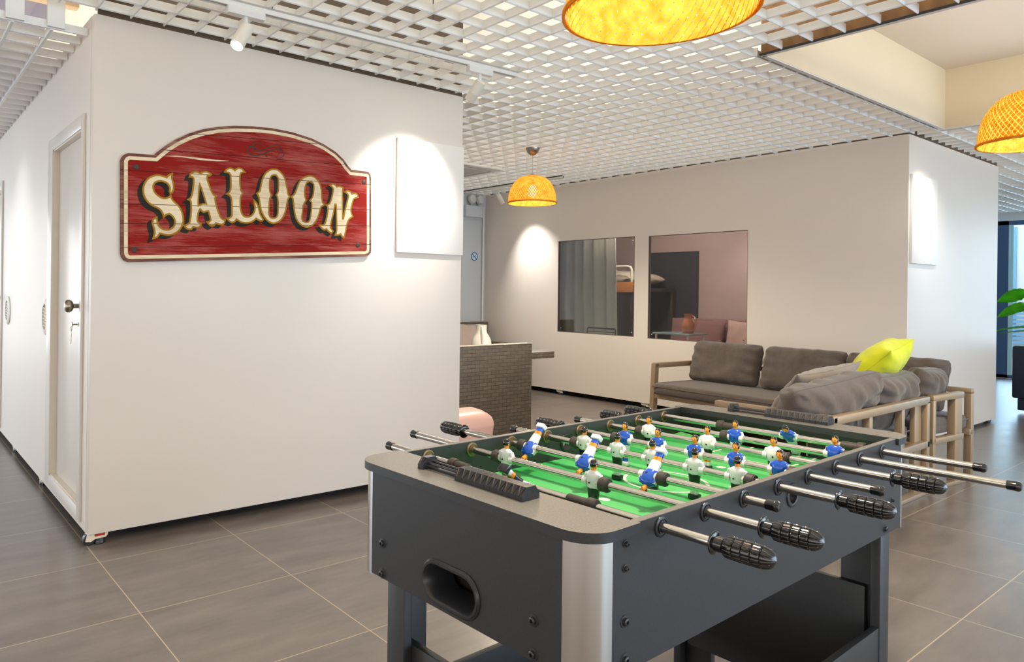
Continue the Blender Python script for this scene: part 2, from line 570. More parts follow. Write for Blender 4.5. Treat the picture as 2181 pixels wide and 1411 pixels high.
g = MB()
g.box(AX0 + 0.02, AX1, AY0 + 0.012, AY0 + 0.03, 2.424, 2.94); g.box(AX1 - 0.03, AX1 - 0.012, AY0 + 0.03, 6.9, 2.424, 2.94)
g.box(BX0 + 0.012, BX0 + 0.03, BY0 + 0.03, 6.9, 2.434, 2.94); g.box(BX0 + 0.012, BX1, BY0 + 0.012, BY0 + 0.03, 2.434, 2.94)
obj('void_dark_sheet', g, mat('void_dark_brown', rgb(92, 78, 66), 0.8, var=0.35, vscale=1.6), ceiling, smooth=0, label='dark brown sheets added for the dark void above the cabins')  # brown sheets added so the void behind the grid reads dark
# raised recess: two inner faces, top, brown outer sides
c = MB()
c.box(CF[0], CF[1], CF[3], CF[3] + 0.012, CF[4], CF[5] + 0.1)
c.box(CF[1], CF[1] + 0.012, CF[2], CF[3] + 0.012, CF[4], CF[5] + 0.1)
c.box(CF[0], CF[1], CF[2] - 0.012, CF[2], CF[4], CF[5] + 0.1)
c.box(CF[0], CF[0] + 0.008, CF[2], CF[3], CF[4], CF[5] + 0.1)
obj('recess_side', c, M_coffer, ceiling, smooth=0, label='cream plasterboard sides of the raised recess')
c = MB(); c.box(CF[0], CF[1], CF[2], CF[3], CF[5], CF[5] + 0.02)
obj('recess_top', c, M_coffer_top, ceiling, smooth=0, label='off-white top of the raised recess')
c = MB(); c.box(CF[0] - 0.010, CF[0] - 0.001, CF[2], CF[3] + 0.02, CF[4] + 0.004, 2.95); c.box(CF[0], CF[1], CF[3] + 0.013, CF[3] + 0.02, CF[4] + 0.004, 2.95)
obj('recess_backing', c, M_ply, ceiling, smooth=0, label='brown board outside the raised recess')
c = MB()
c.box(CF[0] - 0.028, CF[0] - 0.0105, CF[2], CF[3] + 0.02, CF[4] - 0.004, CF[4] + 0.003)
obj('recess_edge_shadow_gap', c, M_dark, ceiling, smooth=0, label='dark edge strip of the recess')
c = MB()
c.box(CF[0] - 0.0105, CF[0] + 0.012, CF[2], CF[3] + 0.02, CF[4] - 0.006, CF[4])
c.box(CF[0], CF[1] + 0.012, CF[3], CF[3] + 0.024, CF[4] - 0.006, CF[4] - 0.001)
c.box(CF[1], CF[1] + 0.02, CF[2], CF[3], CF[4] - 0.006, CF[4])
obj('recess_trim', c, M_grid, ceiling, smooth=0, label='white trim of the recess')

def caster(parent, x, y, rz, top):
    """low levelling caster: white body, black wheel, pad and red dial"""
    M = Matrix.Translation((x, y, 0)) @ Matrix.Rotation(rz, 4, 'Z')
    b = MB()
    prof = [(-0.052, 0.022), (-0.030, 0.018), (-0.012, 0.028), (0.034, 0.030), (0.042, 0.040), (0.048, top + 0.012), (-0.036, top + 0.012), (-0.046, 0.046)]
    R = M @ Matrix.Rotation(PI / 2, 4, 'X')
    b.prism([prof], -0.024, 0.024, R)
    body = obj('caster', b, mat('ivory_caster', rgb(226, 216, 198), 0.45), parent, smooth=30, label='ivory levelling caster')
    b = MB()
    p0 = M @ Vector((-0.034, -0.016, 0.026)); p1 = M @ Vector((-0.034, 0.016, 0.026))
    b.cyl(p0, p1, 0.026, n=20, bev=0.003)
    obj('wheel', b, M_bkplastic2, body)
    b = MB(); b.cyl(M @ Vector((0.012, 0, 0.0005)), M @ Vector((0.012, 0, 0.028)), 0.026, 0.024, n=20, bev=0.003)
    obj('pad', b, M_bkplastic2, body)
    b = MB(); b.box(-0.014, 0.030, -0.0262, -0.0238, 0.040, 0.054, 0.002, M=M)
    obj('red_dial', b, mat('red_dial', rgb(176, 50, 32), 0.4), body)
    return body

# cabin A: saloon wall, door wall
wf = MB(); wf.box(AX0, AX1, AY0, AY0 + 0.05, AZ0, AZ1, 0.006)
wall_front = struct('wall_front', wf, M_wall)
caster(wall_front, AX0 + 0.045, AY0 + 0.035, 0.0, AZ0)
caster(wall_front, AX1 - 0.06, AY0 + 0.08, 0.0, AZ0)
D1 = (3.69, 4.40, 0.142, 1.932)
D2 = (6.45, 7.16, 0.142, 1.932)
wl = MB()
x0, x1 = AX0, AX0 + 0.05
ys = [AY0 + 0.05, D1[0], D1[1], D2[0], D2[1], AY1]
for i in range(0, 6, 2):
    wl.box(x0, x1, ys[i], ys[i + 1], AZ0, AZ1)
for d in (D1, D2):
    wl.box(x0, x1, d[0], d[1], AZ0, d[2]); wl.box(x0, x1, d[0], d[1], d[3], AZ1)
bmesh.ops.remove_doubles(wl.bm, verts=wl.bm.verts, dist=1e-5)
wall_left = struct('wall_left', wl, M_wall, smooth=30)
for yy in (4.80, 5.86, 6.9):
    caster(wall_left, AX0 + 0.035, yy, PI / 2, AZ0)
wb = MB()
wb.box(AX1 - 0.05, AX1, AY0 + 0.05, AY1, AZ0, AZ1); wb.box(AX0, AX1, AY1 - 0.05, AY1, AZ0, AZ1); wb.box(AX0 + 0.03, AX1 - 0.03, AY0 + 0.03, AY1, AZ1 - 0.04, AZ1 - 0.01)
struct('wall_cabin_inner_side', wb, M_wall)
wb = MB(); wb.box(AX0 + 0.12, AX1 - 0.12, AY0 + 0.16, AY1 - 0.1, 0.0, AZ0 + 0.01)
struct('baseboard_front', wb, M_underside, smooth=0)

def door(name, d, knob_side):
    """flush door leaf in a raised casing on the passage side; parts carry the hardware"""
    X = AX0
    b = MB(); b.box(X + 0.022, X + 0.045, d[0] + 0.012, d[1] - 0.012, d[2] + 0.012, d[3] - 0.012, 0.002)
    leaf = struct(name, b, M_door)
    b = MB()
    cw = 0.062
    b.box(X - 0.014, X, d[0] - 0.038, d[0] + 0.004, d[2] - cw, d[3] + cw, 0.003)
    b.box(X - 0.014, X, d[1] - 0.004, d[1] + 0.11, d[2] - cw, d[3] + cw, 0.003)
    b.box(X - 0.013, X, d[0], d[1], d[3] - 0.004, d[3] + cw, 0.003)
    b.box(X - 0.013, X, d[0], d[1], d[2] - cw, d[2] + 0.004, 0.003)
    obj('casing', b, M_door, leaf)
    b = MB()
    b.box(X - 0.006, X + 0.05, d[0], d[0] + 0.012, d[2], d[3]); b.box(X - 0.006, X + 0.05, d[1] - 0.012, d[1], d[2], d[3])
    b.box(X - 0.006, X + 0.05, d[0], d[1], d[3] - 0.012, d[3]); b.box(X - 0.006, X + 0.05, d[0], d[1], d[2], d[2] + 0.012)
    obj('jamb', b, M_casing, leaf, smooth=0)
    b = MB()
    yk = d[0] + 0.055
    b.box(X + 0.016, X + 0.0225, yk - 0.026, yk + 0.026, 0.945, 1.205, 0.003)
    plate = obj('lock_plate', b, mat('bronze_steel', rgb(150, 138, 124), 0.28, 1.0), leaf)
    b = MB()
    b.cyl((X + 0.018, yk, 1.088), (X - 0.03, yk, 1.088), 0.011, n=16)
    b.lathe([(0.001, 0), (0.014, 0.001), (0.026, 0.008), (0.031, 0.018), (0.029, 0.030), (0.020, 0.038), (0.001, 0.041)], 24,
            M=Matrix.Translation((X - 0.026, yk, 1.088)) @ Matrix.Rotation(-PI / 2, 4, 'Y'))
    obj('knob', b, mat('satin_nickel', rgb(158, 148, 134), 0.25, 1.0), plate)
    b = MB(); b.cyl((X + 0.018, yk, 1.0), (X - 0.008, yk, 1.0), 0.011, n=14)
    obj('lock_cylinder', b, M_steel, plate)
    return leaf
door_1 = door('door_1', D1, 0)
door_2 = door('door_2', D2, 0)
# key in the lock of the near door
yk = D1[0] + 0.055
kt = thing('door_key', 'small key hanging from the lock of the near white door', 'key', (AX0 - 0.012, yk, 0.94))
b = MB()
b.cyl((0.003, 0, 0.06), (-0.018, 0, 0.06), 0.004, n=8); b.lathe([(0.001, 0), (0.013, 0.001), (0.013, 0.005), (0.001, 0.006)], 16, M=Matrix.Translation((-0.018, 0, 0.06)) @ Matrix.Rotation(-PI / 2, 4, 'Y'))
obj('key_in_lock', b, M_steel, kt)
b = MB()
b.tube([(-0.022 + 0.0, 0.012 * math.cos(t * PI / 6), 0.042 + 0.012 * math.sin(t * PI / 6)) for t in range(12)], 0.0014, 6, closed=True)
obj('key_ring', b, M_steel, kt)
b = MB()
b.lathe([(0.001, 0), (0.015, 0.0005), (0.015, 0.003), (0.001, 0.0035)], 18, M=Matrix.Translation((-0.022, 0.002, 0.018)) @ Matrix.Rotation(-PI / 2, 4, 'Y'))
b.box(-0.0245, -0.0215, -0.003, 0.005, -0.034, 0.006, M=Matrix.Rotation(0.2, 4, 'X'))
obj('hanging_key', b, mat('pale_brass_key', rgb(196, 186, 160), 0.3, 1.0), kt)

# two oval vents on the door wall
def vent(y, z, label):
    t = thing('wall_vent', label, 'vent', (AX0, y, z), group=None)
    R = Matrix.Rotation(-PI / 2, 4, 'Y')
    b = MB()
    b.lathe([(0.104, 0), (0.104, 0.006), (0.092, 0.013), (0.074, 0.014), (0.070, 0.004), (0.001, 0.0035)], 36, M=R)
    obj('rim', b, mat('ivory_vent', rgb(224, 220, 208), 0.5), t)
    b = MB()
    for i in range(6):
        zz = -0.05 + i * 0.02
        hw = math.sqrt(max(0.068 ** 2 - zz ** 2, 0))
        b.box(-0.012, -0.004, -hw, hw, zz - 0.004, zz + 0.004, M=None)
    obj('louvre', b, mat('cream_louvre', rgb(206, 196, 172), 0.6), t, smooth=0)
    return t
vent(4.572, 1.006, 'round ivory vent on the door wall, close to the near door')
vent(6.085, 1.0, 'round ivory vent on the door wall, farther one near the left edge')

# cabin B: window wall with two openings, side wall
W1 = (4.65, 5.715, 0.728, 1.778)
W2 = (3.42, 4.482, 0.722, 1.772)
ww = MB()
x0, x1 = BX0, BX0 + 0.045
ys = [BY0, W2[0], W2[1], W1[0], W1[1], BY1]
for i in range(0, 6, 2):
    ww.box(x0, x1, ys[i], ys[i + 1], BZ0, BZ1)
for d in (W1, W2):
    ww.box(x0, x1, d[0], d[1], BZ0, d[2]); ww.box(x0, x1, d[0], d[1], d[3], BZ1)
bmesh.ops.remove_doubles(ww.bm, verts=ww.bm.verts, dist=1e-5)
wall_far = struct('wall_far', ww, M_wall, smooth=30)
caster(wall_far, BX0 + 0.04, 5.69, PI / 2, BZ0)
caster(wall_far, BX0 + 0.04, 4.52, PI / 2, BZ0)
ws = MB(); ws.box(BX0 + 0.045, BX1, BY0, BY0 + 0.045, BZ0 - 0.02, BZ1)
wall_side = struct('wall_side', ws, M_wall)
caster(wall_side, BX1 - 0.06, BY0 + 0.05, 0.0, BZ0 - 0.012)
caster(wall_side, BX0 + 0.15, BY0 + 0.06, 0.0, BZ0 - 0.012)
m_in = mat('mauve_inner_wall', rgb(190, 168, 160), 0.6, var=0.03)
for nm, bx in (('wall_cabin_back', (BX1 - 0.045, BX1, BY0 + 0.05, BY1, BZ0, BZ1)), ('wall_cabin_end', (BX0 + 0.045, BX1 - 0.045, BY1 - 0.045, BY1, BZ0, BZ1)),
               ('ceiling_cabin', (BX0 + 0.046, BX1 - 0.046, BY0 + 0.046, BY1 - 0.046, BZ1 - 0.03, BZ1 - 0.005)), ('floor_cabin', (BX0 + 0.046, BX1 - 0.046, BY0 + 0.046, BY1 - 0.046, BZ0, BZ0 + 0.03))):
    wi = MB(); wi.box(*bx)
    struct(nm, wi, m_in, smooth=0)
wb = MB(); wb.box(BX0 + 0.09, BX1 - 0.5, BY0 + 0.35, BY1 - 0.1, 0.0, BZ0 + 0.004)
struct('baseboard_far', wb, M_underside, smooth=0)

def window(name, d):
    b = MB(); b.box(BX0 + 0.012, BX0 + 0.018, d[0] + 0.002, d[1] - 0.002, d[2] + 0.002, d[3] - 0.002)
    p = struct(name, b, M_glass, smooth=0)
    b = MB()
    t = 0.006
    b.box(BX0 + 0.004, BX0 + 0.022, d[0] - 0.001, d[0] + t, d[2], d[3]); b.box(BX0 + 0.004, BX0 + 0.022, d[1] - t, d[1] + 0.001, d[2], d[3])
    b.box(BX0 + 0.004, BX0 + 0.022, d[0], d[1], d[3] - t, d[3] + 0.001); b.box(BX0 + 0.004, BX0 + 0.022, d[0], d[1], d[2] - 0.001, d[2] + t)
    obj('edge_seal', b, mat('dark_window_seal', rgb(104, 92, 84), 0.5), p, smooth=0)
    b = MB()
    for yy, zz in ((d[0] + 0.035, d[2] + 0.045), (d[1] - 0.045, d[3] - 0.045), (d[0] + 0.035, d[3] - 0.045), (d[1] - 0.045, d[2] + 0.045)):
        b.cyl((BX0 + 0.013, yy, zz), (BX0 + 0.007, yy, zz), 0.008, n=12, bev=0.002)
    obj('mirror_screw', b, M_chrome2, p)
    return p
window('window_1', W1)
window('window_2', W2)

# corridor end wall
we = MB(); we.box(AX1 - 0.2, BX0 + 0.05, 6.985, 7.05, 0, 2.95)
wall_back = struct('wall_back', we, M_wallg)
b = MB(); b.tube([(6.205, 6.96, 0.02), (6.205, 6.96, 2.28)], 0.012)
obj('conduit', b, M_white, wall_back)

# far right end: header, glazing frame, outside
wr = MB()
wr.box(13.2, 13.4, -7, 14, 2.32, 3.05); wr.box(13.2, 13.4, 3.36, 14, 0, 2.32)
struct('wall_right', wr, mat('cool_white_header', rgb(214, 220, 226), 0.6))
b = MB()
b.box(13.22, 13.32, 3.215, 3.36, 0, 2.32); b.box(13.22, 13.32, -7, 3.36, 2.26, 2.32); b.box(13.22, 13.32, -7, 3.36, 0, 0.05)
for yy in (2.1, 0.9, -0.3, -1.5, -2.7):
    b.box(13.22, 13.32, yy - 0.04, yy + 0.04, 0, 2.3)
win3 = struct('window_3', b, M_bluesteel, smooth=0)
b = MB(); b.box(13.215, 13.25, 3.165, 3.215, 0.05, 2.26)
obj('inner_post', b, mat('pale_blue_post', rgb(170, 216, 228), 0.4), win3, smooth=0)
b = MB(); b.box(13.26, 13.268, -6.9, 3.2, 0.05, 2.26)
obj('pane', b, M_clear, win3, smooth=0)
t = thing('neighbouring_building', 'pale building with tall blue windows seen through the glazing at the right edge', 'building', (19.0, 3.0, -0.02))
b = MB(); b.box(0, 0.3, -9, 9, 0, 7)
obj('facade', b, mat('pale_facade', rgb(226, 232, 236), 0.8, var=0.03), t, smooth=0)
for i in range(8):
    yy = -6.6 + i * 1.7
    b = MB()
    b.box(-0.03, 0.0, yy - 0.42, yy + 0.42, 0.35, 2.7)
    fr = obj('window_frame', b, mat('pale_blue_window_frame', rgb(120, 180, 215), 0.5), t, smooth=0)
    b = MB()
    b.box(-0.034, -0.03, yy - 0.36, yy - 0.03, 0.42, 2.62); b.box(-0.034, -0.03, yy + 0.03, yy + 0.36, 0.42, 2.62)
    obj('window_pane', b, mat('pale_blue_pane', rgb(70, 130, 180), 0.15), fr, smooth=0)
b = MB()
for i in range(12):
    b.box(-0.5, -0.46, -6, 6, 0.1 + i * 0.085, 0.15 + i * 0.085)
obj('slatted_screen', b, mat('blue_slat', rgb(110, 160, 200), 0.6), t, smooth=0)

# ------------------------------------------------------------------ the SALOON sign on the front wall
def ray(px, py):
    dx, dy = px - CX, py - CY
    qx, qy = dx * cr + dy * sr, -dx * sr + dy * cr
    return fwd + rgt * (qx / F_PX) - up * (qy / F_PX)
SX, SZ = 0.886, 1.302            # lower left corner of the sign on the wall
def sign_pt(cropx, cropy, ox, oy, s):
    """a measured spot on the sign -> (x, z) in metres from the sign's lower left corner"""
    d = ray(ox + cropx / s, oy + cropy / s)
    k = AY0 / d.y
    return (d.x * k - SX, CAM_H + d.z * k - SZ)

def area(p):
    return 0.5 * sum(p[i][0] * p[(i + 1) % len(p)][1] - p[(i + 1) % len(p)][0] * p[i][1] for i in range(len(p)))
def offset(p, d, lim=2.2):
    """grow a closed polygon by d (outer loops grow, holes must be given with -d)"""
    if area(p) < 0:
        p = p[::-1]
    n = len(p)
    out = []
    for i in range(n):
        a, b, c = Vector(p[i - 1]), Vector(p[i]), Vector(p[(i + 1) % n])
        e1, e2 = (b - a).normalized(), (c - b).normalized()
        n1, n2 = Vector((e1.y, -e1.x)), Vector((e2.y, -e2.x))
        m = n1 + n2
        L = m.length
        if L < 1e-6:
            out.append(tuple(b + n1 * d)); continue
        m /= L
        convex = (e1.x * e2.y - e1.y * e2.x) > 0
        k = min(1.0 / max(m.dot(n1), 1e-3), lim if convex == (d > 0) else 3.0)
        out.append(tuple(b + m * (d * k)))
    return out
def soften(p, keep=35):
    """one round of corner cutting that leaves sharp cusps alone"""
    n = len(p)
    out = []
    for i in range(n):
        a, b, c = Vector(p[i - 1]), Vector(p[i]), Vector(p[(i + 1) % n])
        if (b - a).length < 1e-7 or (c - b).length < 1e-7:
            out.append(tuple(b)); continue
        ang = math.degrees((b - a).angle(c - b))
        if ang > keep:
            out.append(tuple(b))
        else:
            out.append(tuple(b * 0.75 + a * 0.25)); out.append(tuple(b * 0.75 + c * 0.25))
    return out

def sign_wood(name, base, worn, amount, streak=1.0, seam=True):
    m = bpy.data.materials.new(name)
    m.use_nodes = True
    nt = m.node_tree
    p = nt.nodes['Principled BSDF']
    tc = nn(nt, 'ShaderNodeTexCoord')
    mp = nn(nt, 'ShaderNodeMapping'); mp.inputs['Scale'].default_value = (3.2, 1, 60)
    mp.inputs['Rotation'].default_value = (0, math.radians(-1.0), 0)
    nt.links.new(tc.outputs['Object'], mp.inputs['Vector'])
    no = nn(nt, 'ShaderNodeTexNoise'); no.inputs['Scale'].default_value = 2.2; no.inputs['Detail'].default_value = 7; no.inputs['Roughness'].default_value = 0.7
    nt.links.new(mp.outputs[0], no.inputs['Vector'])
    mp2 = nn(nt, 'ShaderNodeMapping'); mp2.inputs['Scale'].default_value = (1.6, 1, 9)
    nt.links.new(tc.outputs['Object'], mp2.inputs['Vector'])
    n2 = nn(nt, 'ShaderNodeTexNoise'); n2.inputs['Scale'].default_value = 1.7; n2.inputs['Detail'].default_value = 4
    nt.links.new(mp2.outputs[0], n2.inputs['Vector'])
    ad = nn(nt, 'ShaderNodeMath', operation='MULTIPLY_ADD'); ad.inputs[1].default_value = 0.9
    nt.links.new(no.outputs['Fac'], ad.inputs[0]); nt.links.new(n2.outputs['Fac'], ad.inputs[2])
    rm = nn(nt, 'ShaderNodeMapRange'); rm.inputs['From Min'].default_value = 0.88; rm.inputs['From Max'].default_value = 1.16
    rm.inputs['To Max'].default_value = amount
    nt.links.new(ad.outputs[0], rm.inputs['Value'])
    mx = nn(nt, 'ShaderNodeMix', data_type='RGBA'); mx.inputs[6].default_value = base; mx.inputs[7].default_value = worn
    nt.links.new(rm.outputs[0], mx.inputs[0])
    last = mx.outputs[2]
    if seam:
        sep = nn(nt, 'ShaderNodeSeparateXYZ'); nt.links.new(tc.outputs['Object'], sep.inputs[0])
        for z0, z1 in SEAMS:
            # a seam is a straight dark joint between two boards, from (0, z0) to (W, z1)
            ln = nn(nt, 'ShaderNodeMath', operation='MULTIPLY_ADD'); ln.inputs[1].default_value = -(z1 - z0) / 1.37; ln.inputs[2].default_value = -z0
            nt.links.new(sep.outputs[0], ln.inputs[0])
            s2 = nn(nt, 'ShaderNodeMath', operation='ADD'); nt.links.new(sep.outputs[2], s2.inputs[0]); nt.links.new(ln.outputs[0], s2.inputs[1])
            ab = nn(nt, 'ShaderNodeMath', operation='ABSOLUTE'); nt.links.new(s2.outputs[0], ab.inputs[0])
            lt = nn(nt, 'ShaderNodeMath', operation='LESS_THAN'); lt.inputs[1].default_value = 0.0013; nt.links.new(ab.outputs[0], lt.inputs[0])
            mm = nn(nt, 'ShaderNodeMix', data_type='RGBA'); mm.inputs[7].default_value = rgb(44, 20, 14)
            nt.links.new(lt.outputs[0], mm.inputs[0]); nt.links.new(last, mm.inputs[6])
            last = mm.outputs[2]
    nt.links.new(last, p.inputs['Base Color'])
    p.inputs['Roughness'].default_value = 0.75
    p.inputs['Specular IOR Level'].default_value = 0.2
    b = nn(nt, 'ShaderNodeBump'); b.inputs['Strength'].default_value = 0.25; b.inputs['Distance'].default_value = 0.001
    nt.links.new(no.outputs['Fac'], b.inputs['Height']); nt.links.new(b.outputs[0], p.inputs['Normal'])
    return m
S5 = (220, 240, 3.635)
def seam_ends(a, b):
    p, q = sign_pt(*a, *S5), sign_pt(*b, *S5)
    sl = (q[1] - p[1]) / (q[0] - p[0])
    z0 = p[1] - sl * p[0]
    return (z0, z0 + sl * 1.37)
SEAMS = [seam_ends(a, b) for a, b in (((780, 178), (1640, 245)), ((410, 290), (1880, 412)), ((130, 447), (2060, 560)), ((200, 712), (2050, 757)), ((130, 860), (2060, 880)), ((130, 1045), (2060, 1024)))]
M_red = sign_wood('worn_red_boards', rgb(140, 22, 12), rgb(178, 92, 84), 0.85)
M_redge = sign_wood('worn_brown_edge', rgb(112, 70, 58), rgb(160, 124, 108), 0.9)
M_cream = sign_wood('worn_cream_paint', rgb(240, 222, 188), rgb(196, 168, 132), 0.75)
M_gold = sign_wood('old_gold_outline', rgb(168, 124, 32), rgb(140, 100, 34), 0.5, seam=False)
M_shadow = sign_wood('black_letter_shade', rgb(36, 34, 28), rgb(84, 66, 60), 0.35, seam=False)

SY = AY0 - 0.001
sign = thing('wooden_sign', 'weathered red arched wooden sign reading SALOON on the white front wall', 'sign', (SX, SY, SZ))
RX = Matrix(((1, 0, 0, 0), (0, 0, -1, 0), (0, 1, 0, 0), (0, 0, 0, 1)))     # polygon plane -> wall plane, thickness towards the room
out_px = [(185, 318), (160, 327), (140, 345), (128, 372), (128, 1085), (134, 1115), (155, 1145), (190, 1158), (1100, 1138), (2015, 1115), (2040, 1107), (2058, 1085), (2060, 1060), (2060, 515), (2055, 482), (2040, 463), (2012, 458), (1908, 446), (1880, 415), (1850, 370), (1790, 312), (1700, 252), (1600, 204), (1450, 156), (1300, 126), (1150, 111), (1000, 107), (880, 114), (760, 134), (650, 168), (550, 214), (470, 264), (412, 310), (386, 332)]
sl = [sign_pt(x, y, *S5) for x, y in out_px]
if area(sl) < 0:
    sl = sl[::-1]
b = MB(); b.prism([sl], 0, 0.018, RX)
obj('board', b, M_redge, sign, smooth=25)
px = 1.0 / 3.635 / 392.0      # one crop pixel in metres, about
r1, r2 = offset(sl, -0.0135), offset(sl, -0.0300)
b = MB(); b.prism([r1, r2], 0.018, 0.0192, RX)
obj('cream_border', b, M_cream, sign, smooth=25)
b = MB(); b.prism([r2], 0.018, 0.0188, RX)
obj('red_face', b, M_red, sign, smooth=25)
LET = {
 'S': ((280, 350, 7.84), [[(655, 170), (648, 215), (650, 260), (670, 310), (680, 370), (678, 430), (655, 480), (628, 490), (612, 460), (622, 410), (605, 365), (560, 315), (500, 292), (430, 288), (370, 310), (338, 360), (340, 430), (370, 490), (430, 545), (500, 580), (560, 578), (610, 555), (632, 535), (648, 590), (690, 640), (750, 690), (800, 760), (832, 850), (842, 940), (825, 1030), (780, 1100), (710, 1160), (620, 1190), (530, 1180), (450, 1160), (425, 1200), (400, 1225), (340, 1245), (362, 1180), (365, 1110), (340, 1040), (325, 970), (345, 920), (400, 895), (405, 950), (415, 1010), (450, 1060), (510, 1095), (580, 1105), (640, 1085), (690, 1040), (708, 980), (695, 915), (655, 865), (610, 835), (560, 845), (515, 885), (505, 840), (470, 775), (410, 730), (330, 700), (250, 640), (195, 560), (172, 470), (175, 390), (210, 300), (270, 235), (350, 200), (430, 192), (510, 210), (565, 232), (600, 190)]]),
 'A': ((380, 350, 9.41), [[(412, 205), (440, 175), (500, 160), (565, 170), (622, 215), (600, 237), (547, 247), (540, 290), (560, 370), (600, 470), (640, 580), (680, 630), (728, 645), (698, 685), (710, 780), (745, 900), (780, 1000), (815, 1080), (860, 1118), (902, 1120), (890, 1180), (850, 1215), (790, 1215), (718, 1185), (690, 1230), (640, 1245), (590, 1225), (545, 1166), (592, 1160), (615, 1125), (605, 1060), (570, 950), (525, 952), (480, 968), (440, 950), (405, 905), (370, 960), (350, 1050), (345, 1130), (370, 1175), (424, 1200), (400, 1260), (340, 1280), (266, 1258), (230, 1310), (170, 1310), (115, 1280), (92, 1235), (150, 1218), (195, 1180), (215, 1080), (225, 960), (228, 850), (222, 765), (205, 728), (168, 715), (220, 680), (250, 590), (265, 480), (275, 380), (276, 300), (250, 268), (192, 265), (215, 200), (280, 165), (350, 165)],
        [(395, 400), (440, 530), (490, 680), (530, 805), (470, 800), (420, 812), (368, 840), (365, 780), (372, 660), (382, 500)]]),
 'L': ((465, 340, 8.82), [[(278, 218), (310, 185), (355, 170), (410, 185), (463, 245), (400, 255), (375, 290), (370, 380), (375, 500), (390, 590), (430, 646), (390, 690), (378, 760), (378, 900), (395, 990), (430, 1060), (480, 1090), (550, 1085), (610, 1050), (650, 980), (660, 900), (645, 830), (641, 774), (690, 830), (720, 900), (735, 980), (760, 1060), (808, 1130), (790, 1158), (740, 1153), (676, 1112), (640, 1150), (580, 1185), (490, 1200), (400, 1185), (345, 1150), (308, 1126), (280, 1170), (230, 1190), (180, 1170), (132, 1112), (190, 1100), (225, 1060), (225, 950), (225, 850), (215, 740), (185, 680), (130, 655), (180, 620), (205, 560), (205, 420), (200, 300), (170, 257), (92, 242), (130, 190), (190, 170), (245, 185)]]),
 'O': ((530, 350, 9.41), [[(460, 110), (540, 120), (620, 190), (680, 280), (710, 400), (735, 530), (750, 620), (788, 655), (745, 700), (725, 790), (705, 920), (660, 1050), (590, 1140), (510, 1185), (430, 1190), (350, 1150), (270, 1060), (215, 950), (190, 830), (175, 700), (150, 630), (127, 595), (185, 550), (205, 460), (225, 350), (265, 240), (330, 160), (400, 120)],
        [(470, 222), (515, 232), (555, 290), (558, 400), (555, 530), (540, 590), (512, 625), (540, 670), (550, 780), (550, 900), (545, 1020), (510, 1075), (455, 1090), (395, 1075), (362, 1010), (365, 900), (370, 780), (385, 690), (418, 630), (385, 570), (378, 480), (380, 380), (390, 290), (420, 240)]]),
 'O2': ((605, 360, 9.41), [[(480, 145), (560, 165), (640, 240), (690, 340), (710, 450), (715, 580), (730, 680), (772, 720), (700, 770), (670, 880), (630, 1000), (560, 1110), (490, 1160), (410, 1175), (330, 1150), (250, 1080), (195, 980), (170, 850), (155, 700), (140, 600), (107, 565), (165, 530), (205, 450), (240, 330), (290, 240), (370, 170)],
        [(470, 260), (520, 275), (558, 320), (560, 420), (545, 530), (525, 590), (477, 640), (515, 680), (515, 800), (500, 920), (480, 1030), (440, 1075), (390, 1080), (335, 1050), (315, 980), (330, 880), (340, 760), (365, 690), (403, 640), (378, 560), (372, 460), (385, 360), (415, 285)]]),
 'N': ((665, 375, 8.82), [[(297, 185), (350, 155), (400, 180), (420, 215), (460, 200), (540, 225), (528, 330), (528, 480), (530, 640), (533, 812), (549, 812), (572, 690), (600, 560), (630, 450), (645, 380), (620, 335), (580, 312), (620, 280), (680, 300), (705, 350), (750, 335), (800, 350), (823, 405), (770, 420), (735, 442), (710, 530), (685, 630), (690, 700), (725, 770), (665, 800), (620, 880), (600, 980), (580, 1080), (560, 1168), (520, 1140), (495, 1092), (460, 1115), (397, 1115), (420, 1060), (425, 960), (420, 840), (418, 700), (411, 540), (389, 540), (362, 700), (330, 820), (305, 920), (305, 980), (353, 1040), (330, 1075), (280, 1060), (230, 1002), (190, 1020), (140, 990), (102, 932), (180, 930), (215, 880), (240, 760), (262, 640), (255, 580), (227, 555), (290, 530), (325, 440), (350, 330), (360, 260), (340, 215)]]),
}
for key in ('S', 'A', 'L', 'O', 'O2', 'N'):
    (ox, oy, s), loops = LET[key]
    L = [soften([sign_pt(x, y, ox, oy, s) for x, y in lp]) for lp in loops]
    m = 0.0043
    fill = [offset(L[0], -m)] + [offset(h, m) for h in L[1:]]
    gold = [offset(L[0], m)] + [offset(h, -m * 0.8) for h in L[1:]]
    b = MB(); b.prism(fill, 0.0203, 0.0215, RX)
    o = obj('letter', b, M_cream, sign, smooth=25, label='cream letter %s' % key[0])
    b = MB(); b.prism(gold, 0.0192, 0.0206, RX)
    obj('gold_outline', b, M_gold, o, smooth=25)
    sh = [[(p[0] - 0.0215, p[1] - 0.0165) for p in lp] for lp in gold]
    b = MB(); b.prism(sh, 0.0186, 0.0191, RX)
    obj('letter_shade', b, M_shadow, o, smooth=25)
